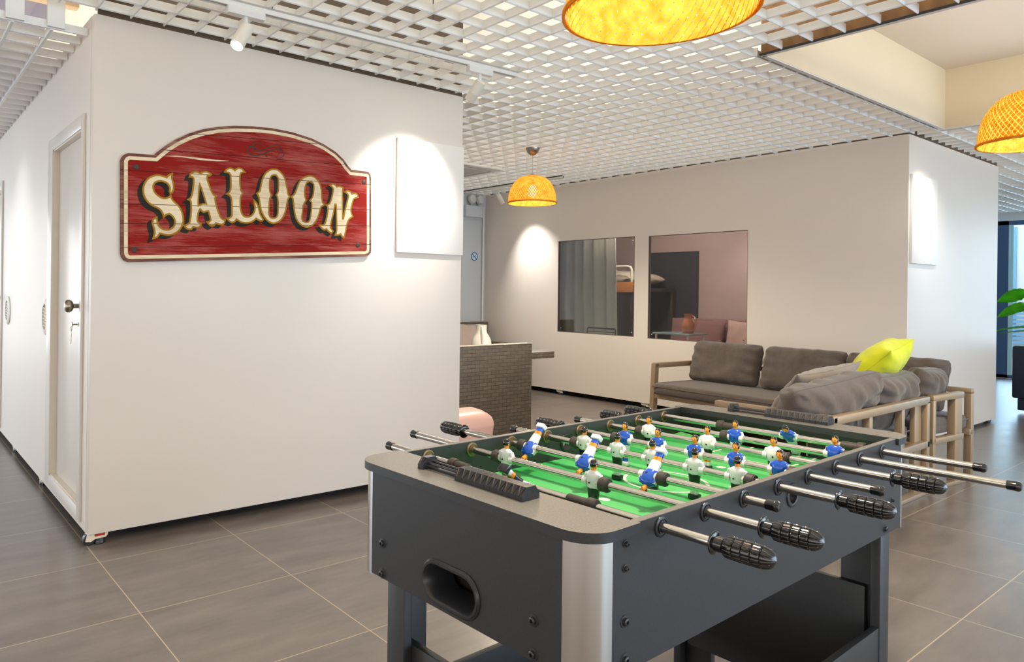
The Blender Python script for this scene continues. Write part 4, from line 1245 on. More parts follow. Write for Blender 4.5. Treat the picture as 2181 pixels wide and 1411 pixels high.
# ---- players: one mesh per team, rod through the chest
def player_mesh(white):
    SH, SL, SO, LG, SK, BT = ((0, 0, 2, 3, 0, 2) if white else (1, 0, 0, 3, 1, 0))   # shirt, sleeve ends, shorts, legs, socks, boots
    mats_ = [M_pwhite, M_pblue, M_pblack, M_skin, M_hair]
    b = MB()
    def ell(cx_, cy_, cz_, rx, ry, rz, mi, nu=10, nv=14, p=1.0):
        rows = []
        for i in range(nu + 1):
            a = -PI / 2 + PI * i / nu
            c_ = max(math.cos(a), 1e-3) ** p
            rows.append([(cx_ + rx * c_ * math.cos(2 * PI * k / nv), cy_ + ry * c_ * math.sin(2 * PI * k / nv), cz_ + rz * math.sin(a)) for k in range(nv)])
        b.grid(rows, mi, closed_v=True)
    def loft(sec, mi, n=18, p=0.7):
        rows = []
        for cx_, cy_, cz_, rx, ry in sec:
            r_ = []
            for k in range(n):
                a = 2 * PI * k / n
                ca, sa = math.cos(a), math.sin(a)
                r_.append((cx_ + rx * math.copysign(abs(ca) ** p, ca), cy_ + ry * math.copysign(abs(sa) ** p, sa), cz_))
            rows.append(r_)
        V = b.grid(rows, mi, closed_v=True)
        b.bm.faces.new(V[0][::-1]).material_index = mi
        b.bm.faces.new(V[-1]).material_index = mi
    # x = facing direction, y = along the rod; rod axis at z = 0
    loft([(0, 0, -0.013, 0.0085, 0.0125), (0.0005, 0, -0.008, 0.0098, 0.0138), (0.001, 0, 0.0, 0.0108, 0.0145), (0.001, 0, 0.008, 0.0105, 0.0158), (0.000, 0, 0.014, 0.0092, 0.0165), (-0.0003, 0, 0.0185, 0.0078, 0.0150), (-0.0005, 0, 0.0215, 0.0058, 0.0095), (-0.0005, 0, 0.0232, 0.0042, 0.0052)], SH, p=0.8)
    for sg in (-1, 1):       # arms hang to the rod bosses
        loft([(0.001, sg * 0.0172, -0.007, 0.0048, 0.0035), (0.001, sg * 0.0180, 0.0, 0.0060, 0.0040), (0.0, sg * 0.0176, 0.009, 0.0058, 0.0042), (-0.0003, sg * 0.0150, 0.0165, 0.005, 0.0045)], SL if not white else SH)
        b.cyl((0, sg * 0.013, 0), (0, sg * 0.0235, 0), 0.0095, 0.0088, n=16, mi=0)
    if not white:
        for sg in (-1, 1):
            ell(0.0, sg * 0.0155, 0.0105, 0.0068, 0.0052, 0.0082, SH)
    loft([(-0.0003, 0, 0.0205, 0.0046, 0.0048), (0, 0, 0.0262, 0.0043, 0.0045)], 3)
    ell(0.0006, 0, 0.0335, 0.0078, 0.0068, 0.0098, 3)
    ell(0.0082, 0, 0.0325, 0.0022, 0.0014, 0.0024, 3, 6, 8)
    for sg in (-1, 1):
        ell(-0.0006, sg * 0.0068, 0.0325, 0.0018, 0.0012, 0.0024, 3, 6, 8)
        ell(0.0072, sg * 0.0026, 0.0350, 0.0011, 0.0012, 0.0009, 4, 5, 6)
    # hair cap
    rows = []
    for i in range(8):
        a = PI / 2 * i / 7
        rows.append([])
        for k in range(16):
            th = 2 * PI * k / 16
            lift = 0.42 if math.cos(th) > 0.45 else -0.28
            el = lift * PI / 2 + (PI / 2 - lift * PI / 2) * i / 7
            c_ = math.cos(el)
            rows[-1].append((0.0002 + 0.0086 * c_ * math.cos(th), 0.0076 * c_ * math.sin(th), 0.0345 + 0.0106 * math.sin(el)))
    b.grid(rows, 4, closed_v=True)
    # shorts, legs, socks, foot block
    loft([(0.0, 0, -0.0345, 0.0078, 0.0098), (0.0002, 0, -0.025, 0.0082, 0.0112), (0.0, 0, -0.015, 0.0086, 0.0122), (0.0, 0, -0.0105, 0.0088, 0.0126)], SO)
    for sg in (-1, 1):
        loft([(0.0005, sg * 0.0040, -0.0445, 0.0058, 0.0042), (0.0, sg * 0.0046, -0.033, 0.0064, 0.0048)], LG)
        loft([(0.0008, sg * 0.0038, -0.0555, 0.0056, 0.0042), (0.0004, sg * 0.0040, -0.0440, 0.0061, 0.0046)], SK)
    b.box(-0.0072, 0.0098, -0.0110, 0.0110, -0.0645, -0.0535, 0.0018, mi=BT)
    # screw
    b.cyl((0.0095, 0.003, -0.0005), (0.0122, 0.003, -0.0005), 0.0021, n=10, mi=2)
    b.cyl((-0.0092, 0.003, -0.0005), (-0.0110, 0.003, -0.0005), 0.0018, n=10, mi=2)
    bmesh.ops.recalc_face_normals(b.bm, faces=b.bm.faces)
    me = bpy.data.meshes.new('player')
    b.bm.to_mesh(me); b.bm.free()
    for m in mats_:
        me.materials.append(m)
    me.shade_smooth(); me.set_sharp_from_angle(angle=math.radians(50))
    return me
ME_W, ME_B = player_mesh(True), player_mesh(False)

def grip_mesh():
    """ribbed handle along +z from the collar; total about 9 cm"""
    b = MB()
    n = 120
    prof = []
    Z = [0.0, 0.004, 0.006, 0.018, 0.0205, 0.022, 0.0335, 0.0360, 0.0375, 0.049, 0.0515, 0.053, 0.0645, 0.067, 0.0685, 0.0735, 0.079, 0.0835, 0.0860, 0.0872]
    Rr = [0.0115, 0.0148, 0.0160, 0.0168, 0.0145, 0.0165, 0.0170, 0.0146, 0.0167, 0.0170, 0.0146, 0.0166, 0.0166, 0.0142, 0.0160, 0.0150, 0.0128, 0.0088, 0.0040, 0.0003]
    rows = []
    for z, r in zip(Z, Rr):
        rr = []
        for k in range(n):
            a = 2 * PI * k / n
            g_ = abs(math.sin(a * 7))
            q = r * (1 - 0.11 * (1 - min(1, g_ / 0.50)) * (1 if 0.004 < z < 0.080 else 0.25))
            rr.append((q * math.cos(a), q * math.sin(a), z))
        rows.append(rr)
    V = b.grid(rows, closed_v=True)
    b.bm.faces.new(V[0][::-1])
    bmesh.ops.recalc_face_normals(b.bm, faces=b.bm.faces)
    me = bpy.data.meshes.new('grip')
    b.bm.to_mesh(me); b.bm.free(); me.materials.append(M_bkplastic)
    me.shade_smooth(); me.set_sharp_from_angle(angle=math.radians(38))
    return me
ME_G = grip_mesh()

RODS = [ # right-hand fitting (kind, v), left-hand fitting (kind, v), white?, faces +u?, tilt, men, bumpers
    dict(r=('grip', -0.104), l=('cap', 0.726), white=True, fwd=True, tilt=-131, men=[0.291], bump=[(0.488, 0.458), (0.121, 0.158)]),
    dict(r=('grip', -0.113), l=('cap', 0.802), white=True, fwd=True, tilt=0, men=[0.462, 0.222], bump=[(0.490,), (0.195,)]),
    dict(r=('cap', -0.075), l=('grip', 0.748), white=False, fwd=True, tilt=139, men=[0.511, 0.346, 0.182], bump=[(0.537,), (0.153,)]),
    dict(r=('grip', -0.123), l=('cap', 0.70), white=True, fwd=True, tilt=0, men=[0.456, 0.359, 0.265, 0.162, 0.068], bump=[(0.484,), (0.040,)]),
    dict(r=('cap', -0.150), l=('grip', 0.640), white=False, fwd=False, tilt=0, men=[0.432, 0.337, 0.239, 0.140, 0.044], bump=[(0.460,), (0.016,)]),
    dict(r=('grip', -0.124), l=('cap', 0.697), white=True, fwd=False, tilt=0, men=[0.450, 0.283, 0.119], bump=[(0.478,), (0.092,)]),
    dict(r=('cap', -0.300), l=('grip', 0.618), white=False, fwd=False, tilt=0, men=[0.281, 0.039], bump=[(0.309,), (0.012,)]),
    dict(r=('cap', -0.213), l=('grip', 0.624), white=False, fwd=False, tilt=45, men=[0.203], bump=[(0.393, 0.360), (0.03, 0.06)]),
]
for u, R in zip(US, RODS):
    va, vb = R['r'][1] - (0.02 if R['r'][0] == 'grip' else 0), R['l'][1] + (0.02 if R['l'][0] == 'grip' else 0)
    b = MB(); b.cyl((u, va, ZR), (u, vb, ZR), 0.0078, n=20)
    rod = obj('rod', b, M_chrome, tb, loc=(u, 0.288, ZR))
    def child(name, me, M):
        o = bpy.data.objects.new(name, me)
        COL.objects.link(o); o.parent = rod; o.matrix_local = Matrix.Translation((0, -0.288, 0)) @ M
        return o
    def part(name, mb, m, lab=None):
        for v_ in mb.bm.verts:
            v_.co -= Vector((u, 0.288, ZR))
        return obj(name, mb, m, rod, label=lab)
    for v in R['men']:
        a = math.radians(R['tilt'])
        # rotate about the rod (v) axis; facing +u is 0, facing -u turns the figure round first
        Mx = Matrix.Translation((0, v, 0)) @ Matrix.Rotation(-a, 4, 'Y') @ (Matrix.Identity(4) if R['fwd'] else Matrix.Rotation(PI, 4, 'Z'))
        o = child('player', ME_W if R['white'] else ME_B, Mx)
        o['label'] = 'player in white shirt and black shorts' if R['white'] else 'player in blue shirt and white shorts'
    for bp in R['bump']:
        v = bp[0]
        b = MB(); b.cyl((u, v - 0.008, ZR), (u, v + 0.008, ZR), 0.0142, n=24, bev=0.0012)
        b.cyl((u, v - 0.0095, ZR), (u, v + 0.0095, ZR), 0.0128, n=24)
        part('bumper', b, M_rubber)
        if len(bp) > 1:
            v2 = bp[1]
            b = MB(); b.cyl((u, min(v, v2) + (0.0 if v2 > v else -0.016), ZR), (u, max(v, v2) + (0.016 if v2 > v else 0.0), ZR), 0.0108, n=20, bev=0.001)
            part('stop_collar', b, M_rubber)
    for v, sg in ((V0, -1), (TWD, -1), (0.0, 1), (V1, 1)):
        b = MB()
        Mx = Matrix.Translation((u, v, ZR)) @ Matrix.Rotation(PI / 2 * sg * -1, 4, 'X')
        b.lathe([(0.0168, 0.0), (0.0165, 0.0022), (0.0135, 0.0034), (0.0132, 0.0022), (0.0112, 0.0022), (0.0108, 0.0045), (0.0082, 0.0045)], 28, M=Mx, cap0=False, cap1=False)
        part('bearing', b, M_bkplastic2 if v in (V0, V1) else M_brass)
    for side, (kind, v) in ((-1, R['r']), (1, R['l'])):
        if kind == 'grip':
            b = MB()
            Mx = Matrix.Translation((u, v, ZR)) @ Matrix.Rotation(-PI / 2 * side, 4, 'X')
            b.lathe([(0.0085, -0.002), (0.0160, -0.0012), (0.0176, 0.0004), (0.0176, 0.0016), (0.0160, 0.0028), (0.0115, 0.004), (0.0112, 0.0185), (0.009, 0.0185)], 28, M=Mx)
            part('grip_collar', b, M_bkplastic)
            child('grip', ME_G, Matrix.Translation((0, v + side * 0.0165, 0)) @ Matrix.Rotation(-PI / 2 * side, 4, 'X') @ Matrix.Diagonal((1, 1, 0.88, 1)))
        else:
            b = MB()
            Mx = Matrix.Translation((u, v, ZR)) @ Matrix.Rotation(-PI / 2 * side, 4, 'X')
            b.lathe([(0.0082, -0.020), (0.0094, -0.019), (0.0096, -0.006), (0.0102, -0.004), (0.0100, 0.0), (0.0070, 0.0035), (0.001, 0.004)], 22, M=Mx, cap0=False)
            part('end_cap', b, M_bkplastic)

# ------------------------------------------------------------------ cushions
def pillow(wd, ht, th, seed=0, wr=0.010, pinch=0.10, p=2.6, n=26, drop=0.0, corner=0.0):
    """soft pillow: x width, z height, y thickness, centred on the origin; folds come from noise"""
    b = MB()
    rnd = random.Random(seed)
    off = Vector((rnd.uniform(0, 50), rnd.uniform(0, 50), rnd.uniform(0, 50)))
    def point(s, t, side):
        es, et = abs(s), abs(t)
        # outline with slightly drawn-in sides and full corners
        rc_ = 1 - corner * es ** 6 * et ** 6
        x = s * wd / 2 * (1 - pinch * (1 - et ** 2) * es ** 4 * 0.6) * rc_
        z = t * ht / 2 * (1 - pinch * (1 - es ** 2) * et ** 4) * rc_
        prof = (max(1 - es ** p, 0) ** 0.5) * (max(1 - et ** p, 0) ** 0.5)
        y = side * (th / 2) * prof
        q = Vector((x * 5, z * 5, side * 3)) + off
        f1 = noise.noise(q) * wr * 1.6 * prof
        q2 = Vector((x * 16 + z * 5, z * 11, side * 7)) + off
        f2 = noise.noise(q2) * wr * 0.8 * prof ** 0.6
        # creases that start at the seams
        edge = max(es, et)
        cr_ = math.sin((s * 17 + t * 3 + off.x) if et > es else (t * 13 + s * 3 + off.y)) * wr * 0.75 * edge ** 3 * prof ** 0.7
        z -= drop * es ** 2 * (t + 1) / 2
        return Vector((x, y + side * (f1 + f2 + cr_), z))
    sig = lambda i: math.sin((i / n * 2 - 1) * PI / 2)
    F = [[point(sig(i), sig(j), -1) for j in range(n + 1)] for i in range(n + 1)]
    B = [[point(sig(i), sig(j), 1) for j in range(n + 1)] for i in range(n + 1)]
    b.grid(F); b.grid(B)
    bmesh.ops.remove_doubles(b.bm, verts=b.bm.verts, dist=1e-4)
    return b
def seam_path(wd, ht, pinch=0.10, n=14, drop=0.0, corner=0.0):
    P = []
    def pt(s, t):
        es, et = abs(s), abs(t)
        z = t * ht / 2 * (1 - pinch * (1 - es ** 2) * et ** 4) - drop * es ** 2 * (t + 1) / 2
        rc_ = 1 - corner * es ** 6 * et ** 6
        return (s * wd / 2 * (1 - pinch * (1 - et ** 2) * es ** 4 * 0.6) * rc_, 0, z * rc_)
    for k in range(n): P.append(pt(-1 + 2 * k / n, -1))
    for k in range(n): P.append(pt(1, -1 + 2 * k / n))
    for k in range(n): P.append(pt(1 - 2 * k / n, 1))
    for k in range(n): P.append(pt(-1, 1 - 2 * k / n))
    return P
def cushion(name, label, cat, loc, rot, wd, ht, th, m, seed, group=None, **kw):
    M = Matrix.Translation(loc) @ rot.to_matrix().to_4x4() if hasattr(rot, 'to_matrix') else Matrix.Translation(loc) @ rot
    b = pillow(wd, ht, th, seed, **kw)
    o = obj(name, b, m, None, smooth=70)
    o.matrix_world = M
    tag(o, label, cat, group)
    b = MB(); b.tube(seam_path(wd, ht, kw.get('pinch', 0.10), drop=kw.get('drop', 0.0), corner=kw.get('corner', 0.0)), 0.0035, 6, closed=True)
    obj('seam', b, m, o, smooth=60)
    return o
def eul(rx, ry, rz):
    return (Matrix.Rotation(math.radians(rz), 4, 'Z') @ Matrix.Rotation(math.radians(rx), 4, 'X') @ Matrix.Rotation(math.radians(ry), 4, 'Y'))
def seat_pad(x0, x1, y0, y1, z0, z1, seed):
    """boxed seat cushion with slightly domed top"""
    b = MB()
    n, m_ = 30, 16
    rnd = random.Random(seed); off = Vector((rnd.uniform(0, 50), rnd.uniform(0, 50), 0))
    rows = []
    cx_, cy_ = (x0 + x1) / 2, (y0 + y1) / 2
    rx, ry = (x1 - x0) / 2, (y1 - y0) / 2
    prof = [(0.0, 0.0), (0.80, 0.0), (0.97, 0.02), (1.0, 0.14), (1.005, 0.5), (1.0, 0.86), (0.975, 0.97), (0.90, 1.0), (0.6, 1.05), (0.3, 1.08), (0.0, 1.09)]
    N = 64
    for k_, h_ in prof:
        r_ = []
        for i in range(N):
            a = 2 * PI * i / N
            ca, sa = math.cos(a), math.sin(a)
            q = 0.14
            xx, yy = math.copysign(abs(ca) ** q, ca), math.copysign(abs(sa) ** q, sa)
            P = Vector((cx_ + rx * k_ * xx, cy_ + ry * k_ * yy, z0 + (z1 - z0) * h_))
            P.z += noise.noise(Vector((P.x * 6, P.y * 6, h_)) + off) * 0.006 * (1 if h_ > 0.5 else 0.3)
            rad = noise.noise(Vector((P.x * 14, P.y * 14, h_ * 4)) + off) * 0.003
            P.x += rad * xx; P.y += rad * yy
            r_.append(P)
        rows.append(r_)
    b.grid(rows, closed_v=True)
    bmesh.ops.remove_doubles(b.bm, verts=b.bm.verts, dist=1e-4)
    return b
def piping(x0, x1, y0, y1, z):
    b = MB()
    pts = rounded(x0, x1, y0, y1, 0.03, (0, 1, 2, 3), 5)
    b.tube([(p[0], p[1], z) for p in pts], 0.004, 6, closed=True)
    return b

# ------------------------------------------------------------------ corner sofas with champagne metal frames
def arm_loop(b, plane, p0, p1, z_low, z_top, w_=0.045, t_=0.036, lean=0.0):
    """closed rectangular arm frame; plane 'x' or 'y' tells along which axis it runs"""
    pass
s1 = thing('long_sofa', 'long charcoal sofa with metal arm frames standing along the window wall', 'sofa', (5.10, 1.595, 0), math.radians(-6.0))
LS = 2.20
def bar(b, x0, x1, y0, y1, z0, z1, bev=0.005):
    b.box(x0, x1, y0, y1, z0, z1, bev)
# left arm frame (far from the corner), right arm frame (at the corner)
for nm, y0, y1, dep, lab in (('arm_frame', LS - 0.042, LS, 0.60, 'left arm frame'), ('arm_frame', 0.0, 0.042, 0.405, 'right arm frame')):
    b = MB()
    if dep > 0.5:
        # front leg leans slightly: swept bar
        R = [(0.0, 0.0), (0.035, 0.54)]
        bar(b, 0.02, dep, y0, y1, 0.538, 0.582, 0.008)
        b.prism([[(-0.02, 0.0), (0.034, 0.0), (0.062, 0.575), (0.016, 0.575)]], y0, y1, Matrix(((1, 0, 0, 0), (0, 0, 1, 0), (0, 1, 0, 0), (0, 0, 0, 1))))
        bar(b, dep - 0.05, dep, y0, y1, 0.0, 0.56)
        bar(b, 0.0, dep, y0, y1, 0.278, 0.318)
        bar(b, -0.03, dep + 0.02, y0, y1, 0.0, 0.022, 0.002)
    else:
        bar(b, 0.0, dep, y0, y1, 0.540, 0.582, 0.008)
        bar(b, 0.0, 0.036, y0, y1, 0.0, 0.56, 0.008)
        bar(b, dep - 0.115, dep - 0.02, y0 + 0.004, y1 + 0.01, 0.0, 0.56)
        bar(b, 0.0, dep - 0.005, y0, y1, 0.280, 0.318)
        bar(b, -0.03, dep + 0.03, y0, y1, 0.0, 0.024, 0.003)
    obj(nm, b, M_champ, s1, label=lab)
b = MB()
bar(b, 0.005, 0.045, 0.04, LS - 0.04, 0.278, 0.318); bar(b, 0.58, 0.62, 0.04, LS - 0.04, 0.278, 0.318)
for i in range(9):
    yy = 0.16 + i * 0.235
    bar(b, 0.03, 0.60, yy, yy + 0.05, 0.306, 0.318, 0.002)
obj('seat_frame', b, M_champ, s1)
b = MB(); bar(b, 0.60, 0.64, 0.04, LS, 0.545, 0.582); bar(b, 0.60, 0.64, 0.04, 0.085, 0.0, 0.56); bar(b, 0.60, 0.64, LS - 0.045, LS, 0.0, 0.56)
obj('back_rail', b, M_champ, s1)
sp = obj('seat_cushion', seat_pad(-0.025, 0.60, 0.05, 0.92, 0.320, 0.415, 3), M_fabric, s1, smooth=60)
obj('piping', piping(-0.026, 0.601, 0.05, 0.92, 0.385), M_fabric, sp)
sp = obj('seat_cushion', seat_pad(-0.025, 0.60, 0.93, LS - 0.03, 0.320, 0.415, 4), M_fabric, s1, smooth=60)
obj('piping', piping(-0.026, 0.601, 0.93, LS - 0.03, 0.385), M_fabric, sp)

s2 = thing('short_sofa', 'shorter charcoal sofa with its slatted metal back turned to the foosball table', 'sofa', (3.735, 1.588, 0), 0)
LX = 1.285
b = MB()
bar(b, 0.0, LX, 0.0, 0.042, 0.538, 0.584, 0.008)
bar(b, LX - 0.04, LX, 0.0, 0.042, 0.0, 0.56, 0.008)
bar(b, 0.0, 0.04, 0.0, 0.042, 0.0, 0.56, 0.008)
obj('back_frame', b, M_champ, s2)
for xx in (0.435, 0.872):
    b = MB(); bar(b, xx, xx + 0.040, 0.006, 0.046, 0.30, 0.545, 0.003)
    obj('back_slat', b, M_champ, s2)
b = MB(); bar(b, LX - 0.15, LX - 0.05, 0.03, 0.06, 0.0, 0.545, 0.004)
obj('rear_leg', b, M_champ, s2)
b = MB(); bar(b, 0.0, 0.045, 0.0, 0.64, 0.545, 0.586, 0.008); bar(b, 0.0, 0.045, 0.60, 0.64, 0.0, 0.56); bar(b, 0.0, 0.045, 0.0, 0.64, 0.278, 0.318)
obj('arm_frame', b, M_champ, s2)
b = MB()
bar(b, 0.03, LX - 0.005, 0.0, 0.040, 0.279, 0.320); bar(b, 0.03, LX - 0.005, 0.60, 0.64, 0.279, 0.318); bar(b, LX - 0.045, LX - 0.005, 0.03, 0.62, 0.279, 0.318)
for i in range(6):
    xx = 0.10 + i * 0.2
    bar(b, xx, xx + 0.05, 0.03, 0.62, 0.306, 0.318, 0.002)
obj('seat_frame', b, M_champ, s2)
b = MB(); bar(b, -0.02, LX, 0.0, 0.05, 0.0, 0.024, 0.003)
obj('floor_runner', b, M_champ, s2)
sp = obj('seat_cushion', seat_pad(0.05, LX - 0.12, 0.06, 0.66, 0.320, 0.415, 5), M_fabric, s2, smooth=60)
obj('piping', piping(0.049, LX - 0.119, 0.06, 0.66, 0.385), M_fabric, sp)

# back cushions along the window wall (local y runs along the sofa)
def on_s1(x, y, z):
    return s1.matrix_basis @ Vector((x, y, z))
GRP = 'loose charcoal back cushions on the corner sofas'
a1 = -6.0
for i, (yy, wd, lean, seed, lab) in enumerate(((1.825, 0.67, 17, 11, 'leftmost charcoal back cushion, on the long sofa beside its left arm'),
                                             (1.135, 0.66, 18, 12, 'middle charcoal back cushion on the long sofa, right of the leftmost one'),
                                             (0.475, 0.68, 20, 13, 'charcoal back cushion in the sofa corner behind the lime pillow'))):
    s1.matrix_basis = Matrix.Translation(s1.location) @ Matrix.Rotation(math.radians(-6), 4, 'Z') if i == 0 else s1.matrix_basis
    p = s1.matrix_basis @ Vector((0.505, yy, 0.592))
    cushion('back_cushion', lab, 'cushion', p, eul(-lean, 0, -90 + a1), wd, 0.37, 0.17, M_fabric, seed, GRP, wr=0.017, pinch=0.05, p=5.5, n=40, corner=0.07)
# back cushions leaning on the short sofa's rail
cushion('back_cushion', 'nearest charcoal back cushion, leftmost of three on the metal rail of the short sofa', 'cushion', (4.06, 1.76, 0.575), eul(24, -5, -4), 0.86, 0.36, 0.24, M_fabric, 21, GRP, wr=0.024, pinch=0.08, p=3.6, n=44, corner=0.08)
cushion('back_cushion', 'middle charcoal back cushion on the short sofa, right below the lime pillow', 'cushion', (4.76, 1.745, 0.570), eul(22, 0, 3), 0.66, 0.34, 0.23, M_fabric, 22, GRP, wr=0.024, pinch=0.08, p=3.6, n=44, corner=0.08)
cushion('back_cushion', 'rightmost charcoal back cushion, at the end of the sofa corner beside the right arm frame', 'cushion', (5.36, 1.74, 0.575), eul(18, 4, 4), 0.56, 0.32, 0.20, M_fabric, 23, GRP, wr=0.024, pinch=0.08, p=3.6, n=44, corner=0.08)
cushion('throw_pillow', 'lighter grey pillow lying behind the nearest back cushion of the short sofa', 'pillow', (4.36, 1.985, 0.60), eul(36, -6, -4), 0.62, 0.42, 0.16, M_fabric_l, 31, None, wr=0.010, pinch=0.12)
cushion('throw_pillow', 'lime green pillow lying on top of the sofa corner cushions', 'pillow', (4.93, 1.84, 0.765), eul(46, -8, 12), 0.52, 0.36, 0.20, M_lime, 32, None, wr=0.012, pinch=0.16)

# ------------------------------------------------------------------ wicker group in the corridor
wk = thing('wicker_sofa', 'grey wicker sofa turned with its woven back panel towards us, beside the pink bin', 'sofa', (3.00, 4.295, 0))
b = MB(); b.box(0.02, 1.40, 0, 0.075, 0.0, 0.745, 0.008)
obj('woven_back', b, M_wicker, wk)
b = MB()
for yy in (0.0,):
    b.box(0.02, 1.40, -0.001, 0.076, 0.745, 0.752, 0.003)
obj('back_top', b, mat('pale_wicker_edge', rgb(196, 184, 172), 0.5, var=0.2, vscale=30), wk)
b = MB(); b.box(0.02, 0.10, 0.075, 0.72, 0.0, 0.55, 0.008); b.box(1.32, 1.40, 0.075, 0.72, 0.0, 0.55, 0.008)
obj('woven_arm', b, M_wicker, wk)
b = MB(); b.box(0.10, 1.32, 0.075, 0.70, 0.0, 0.30, 0.008)
obj('woven_base', b, M_wicker, wk)
obj('seat_cushion', seat_pad(0.11, 1.31, 0.08, 0.72, 0.302, 0.40, 8), mat('pinkish_beige_fabric', rgb(190, 172, 162), 0.9, var=0.05, sheen=0.2), wk, smooth=60)
wk2 = thing('wicker_sofa', 'grey wicker sofa against the grey end wall, only a strip of its back seen', 'sofa', (4.75, 6.15, 0))
b = MB(); b.box(0, 1.43, 0.66, 0.74, 0.0, 0.80, 0.008)
obj('woven_back', b, M_wicker, wk2)
b = MB(); b.box(0, 0.10, 0, 0.66, 0.0, 0.56, 0.008); b.box(1.33, 1.43, 0.0, 0.66, 0.0, 0.56, 0.008)
obj('woven_arm', b, M_wicker, wk2)
b = MB(); b.box(0.10, 1.33, 0.02, 0.66, 0.0, 0.30, 0.008)
obj('woven_base', b, M_wicker, wk2)
obj('seat_cushion', seat_pad(0.11, 1.32, 0.0, 0.65, 0.302, 0.42, 9), MATS['pinkish_beige_fabric'], wk2, smooth=60)
cushion('throw_pillow', 'crumpled pinkish beige pillow on the far wicker sofa, left of the white pitcher', 'pillow', (5.63, 6.62, 0.60), eul(-18, 4, 0), 0.56, 0.42, 0.18, MATS['pinkish_beige_fabric'], 41, None, wr=0.02, pinch=0.12)
wt = thing('wicker_table', 'low wicker table whose edge shows right of the wicker sofa back', 'table', (4.55, 5.20, 0))
b = MB(); b.box(0, 1.11, 0, 0.62, 0.495, 0.560, 0.005)
obj('woven_top', b, M_wicker, wt)
b = MB(); b.box(-0.002, 1.112, -0.002, 0.622, 0.560, 0.566, 0.002)
obj('glass_top', b, mat('grey_table_glass', rgb(196, 200, 200), 0.1), wt)
for (xx, yy) in ((0.05, 0.06), (0.42, 0.06), (0.05, 0.56), (0.42, 0.56)):
    b = MB(); b.box(xx - 0.035, xx + 0.035, yy - 0.035, yy + 0.035, 0.0, 0.495, 0.004)
    obj('leg', b, M_wicker, wt)
pt = thing('ceramic_pitcher', 'white ceramic pitcher on the wicker table behind the wicker sofa back', 'pitcher', (4.985, 5.60, 0.566))
b = MB(); b.lathe([(0.001, 0), (0.085, 0.001), (0.100, 0.015), (0.106, 0.06), (0.100, 0.115), (0.080, 0.155), (0.060, 0.185), (0.054, 0.215), (0.057, 0.262), (0.060, 0.268), (0.056, 0.266), (0.050, 0.215), (0.055, 0.18)], 32, cap1=False)
obj('pitcher_body', b, M_ceramic, pt)
b = MB(); b.tube([(-0.035, -0.045, 0.25), (-0.055, -0.075, 0.235), (-0.068, -0.098, 0.185), (-0.072, -0.105, 0.13), (-0.066, -0.092, 0.085)], 0.011, 10)
obj('handle', b, M_ceramic, pt)

bn = thing('trash_bin', 'pink plastic bin with a sloped lid in front of the wicker sofa', 'bin', (3.20, 3.80, 0))
b = MB()
def rr(x, y, r, n=6):
    return rounded(-x, x, -y, y, r, (0, 1, 2, 3), n)
rows = []
for z, k_ in ((0, 0.84), (0.01, 0.86), (0.12, 0.92), (0.245, 0.985), (0.25, 1.0), (0.262, 1.0)):
    rows.append([(p[0] * k_, p[1] * k_, z) for p in rr(0.205, 0.155, 0.06)])
V = b.grid(rows, closed_v=True)
b.bm.faces.new(V[0][::-1])
obj('bin_body', b, M_pink, bn)
b = MB()
rows = []
for z, k_ in ((0.262, 1.0), (0.285, 0.985), (0.315, 0.93), (0.342, 0.78), (0.358, 0.55), (0.366, 0.3), (0.368, 0.01)):
    rows.append([(p[0] * k_, p[1] * k_, z) for p in rr(0.205, 0.155, 0.06)])
b.grid(rows, closed_v=True)
lid = obj('lid', b, M_pink, bn)
b = MB()
rows = []
for i in range(9):
    t_ = i / 8
    yy = -0.112 + 0.224 * t_
    z_ = 0.338 + 0.036 * math.sin(PI * t_)
    rows.append([(-0.17, yy, z_ - 0.022), (-0.10, yy, z_), (0.10, yy, z_), (0.17, yy, z_ - 0.022)])
b.grid(rows)
obj('swing_flap', b, mat('light_pink_plastic', rgb(238, 198, 184), 0.38), lid)

# emergency light, no-smoking sign on the end wall
em = thing('emergency_light', 'white twin-head emergency light high on the grey end wall', 'emergency light', (6.02, 6.985, 2.13))
b = MB(); b.box(-0.15, 0.135, -0.075, 0, 0.0, 0.145, 0.008)
obj('battery_box', b, mat('pale_grey_box', rgb(206, 212, 220), 0.45), em)
for xx in (-0.035, 0.095):
    b = MB(); b.cyl((xx, -0.03, 0.145), (xx, -0.04, 0.20), 0.012, n=12)
    b.lathe([(0.02, 0.045), (0.05, 0.03), (0.062, 0.0), (0.060, -0.008), (0.050, -0.008), (0.030, 0.010), (0.001, 0.012)], 28, M=Matrix.Translation((xx, -0.05, 0.225)) @ Matrix.Rotation(math.radians(80), 4, 'X'), cap0=True)
    obj('lamp_head', b, mat('pale_lamp_head', rgb(214, 216, 216), 0.3), em)
ns = thing('no_smoking_sign', 'small round blue no-smoking sign on the grey end wall', 'sign', (6.075, 6.984, 1.632))
RW = Matrix(((1, 0, 0, 0), (0, 0, -1, 0), (0, 1, 0, 0), (0, 0, 0, 1)))
circ = lambda r, n=36: [(r * math.cos(2 * PI * k / n), r * math.sin(2 * PI * k / n)) for k in range(n)]
b = MB(); b.prism([circ(0.056)], 0, 0.003, RW)
obj('disc', b, mat('white_vinyl', rgb(224, 232, 240), 0.5), ns)
b = MB(); b.prism([circ(0.056), circ(0.044)], 0.003, 0.004, RW)
def poly(pts):
    b.prism([pts], 0.003, 0.004, RW)
c45 = math.cos(PI / 4)
poly([(-0.034 - 0.004, 0.034 - 0.004), (0.034 - 0.004, -0.034 - 0.004), (0.034 + 0.004, -0.034 + 0.004), (-0.034 + 0.004, 0.034 + 0.004)])
poly([(-0.03, -0.012), (0.006, -0.012), (0.006, -0.003), (-0.03, -0.003)])
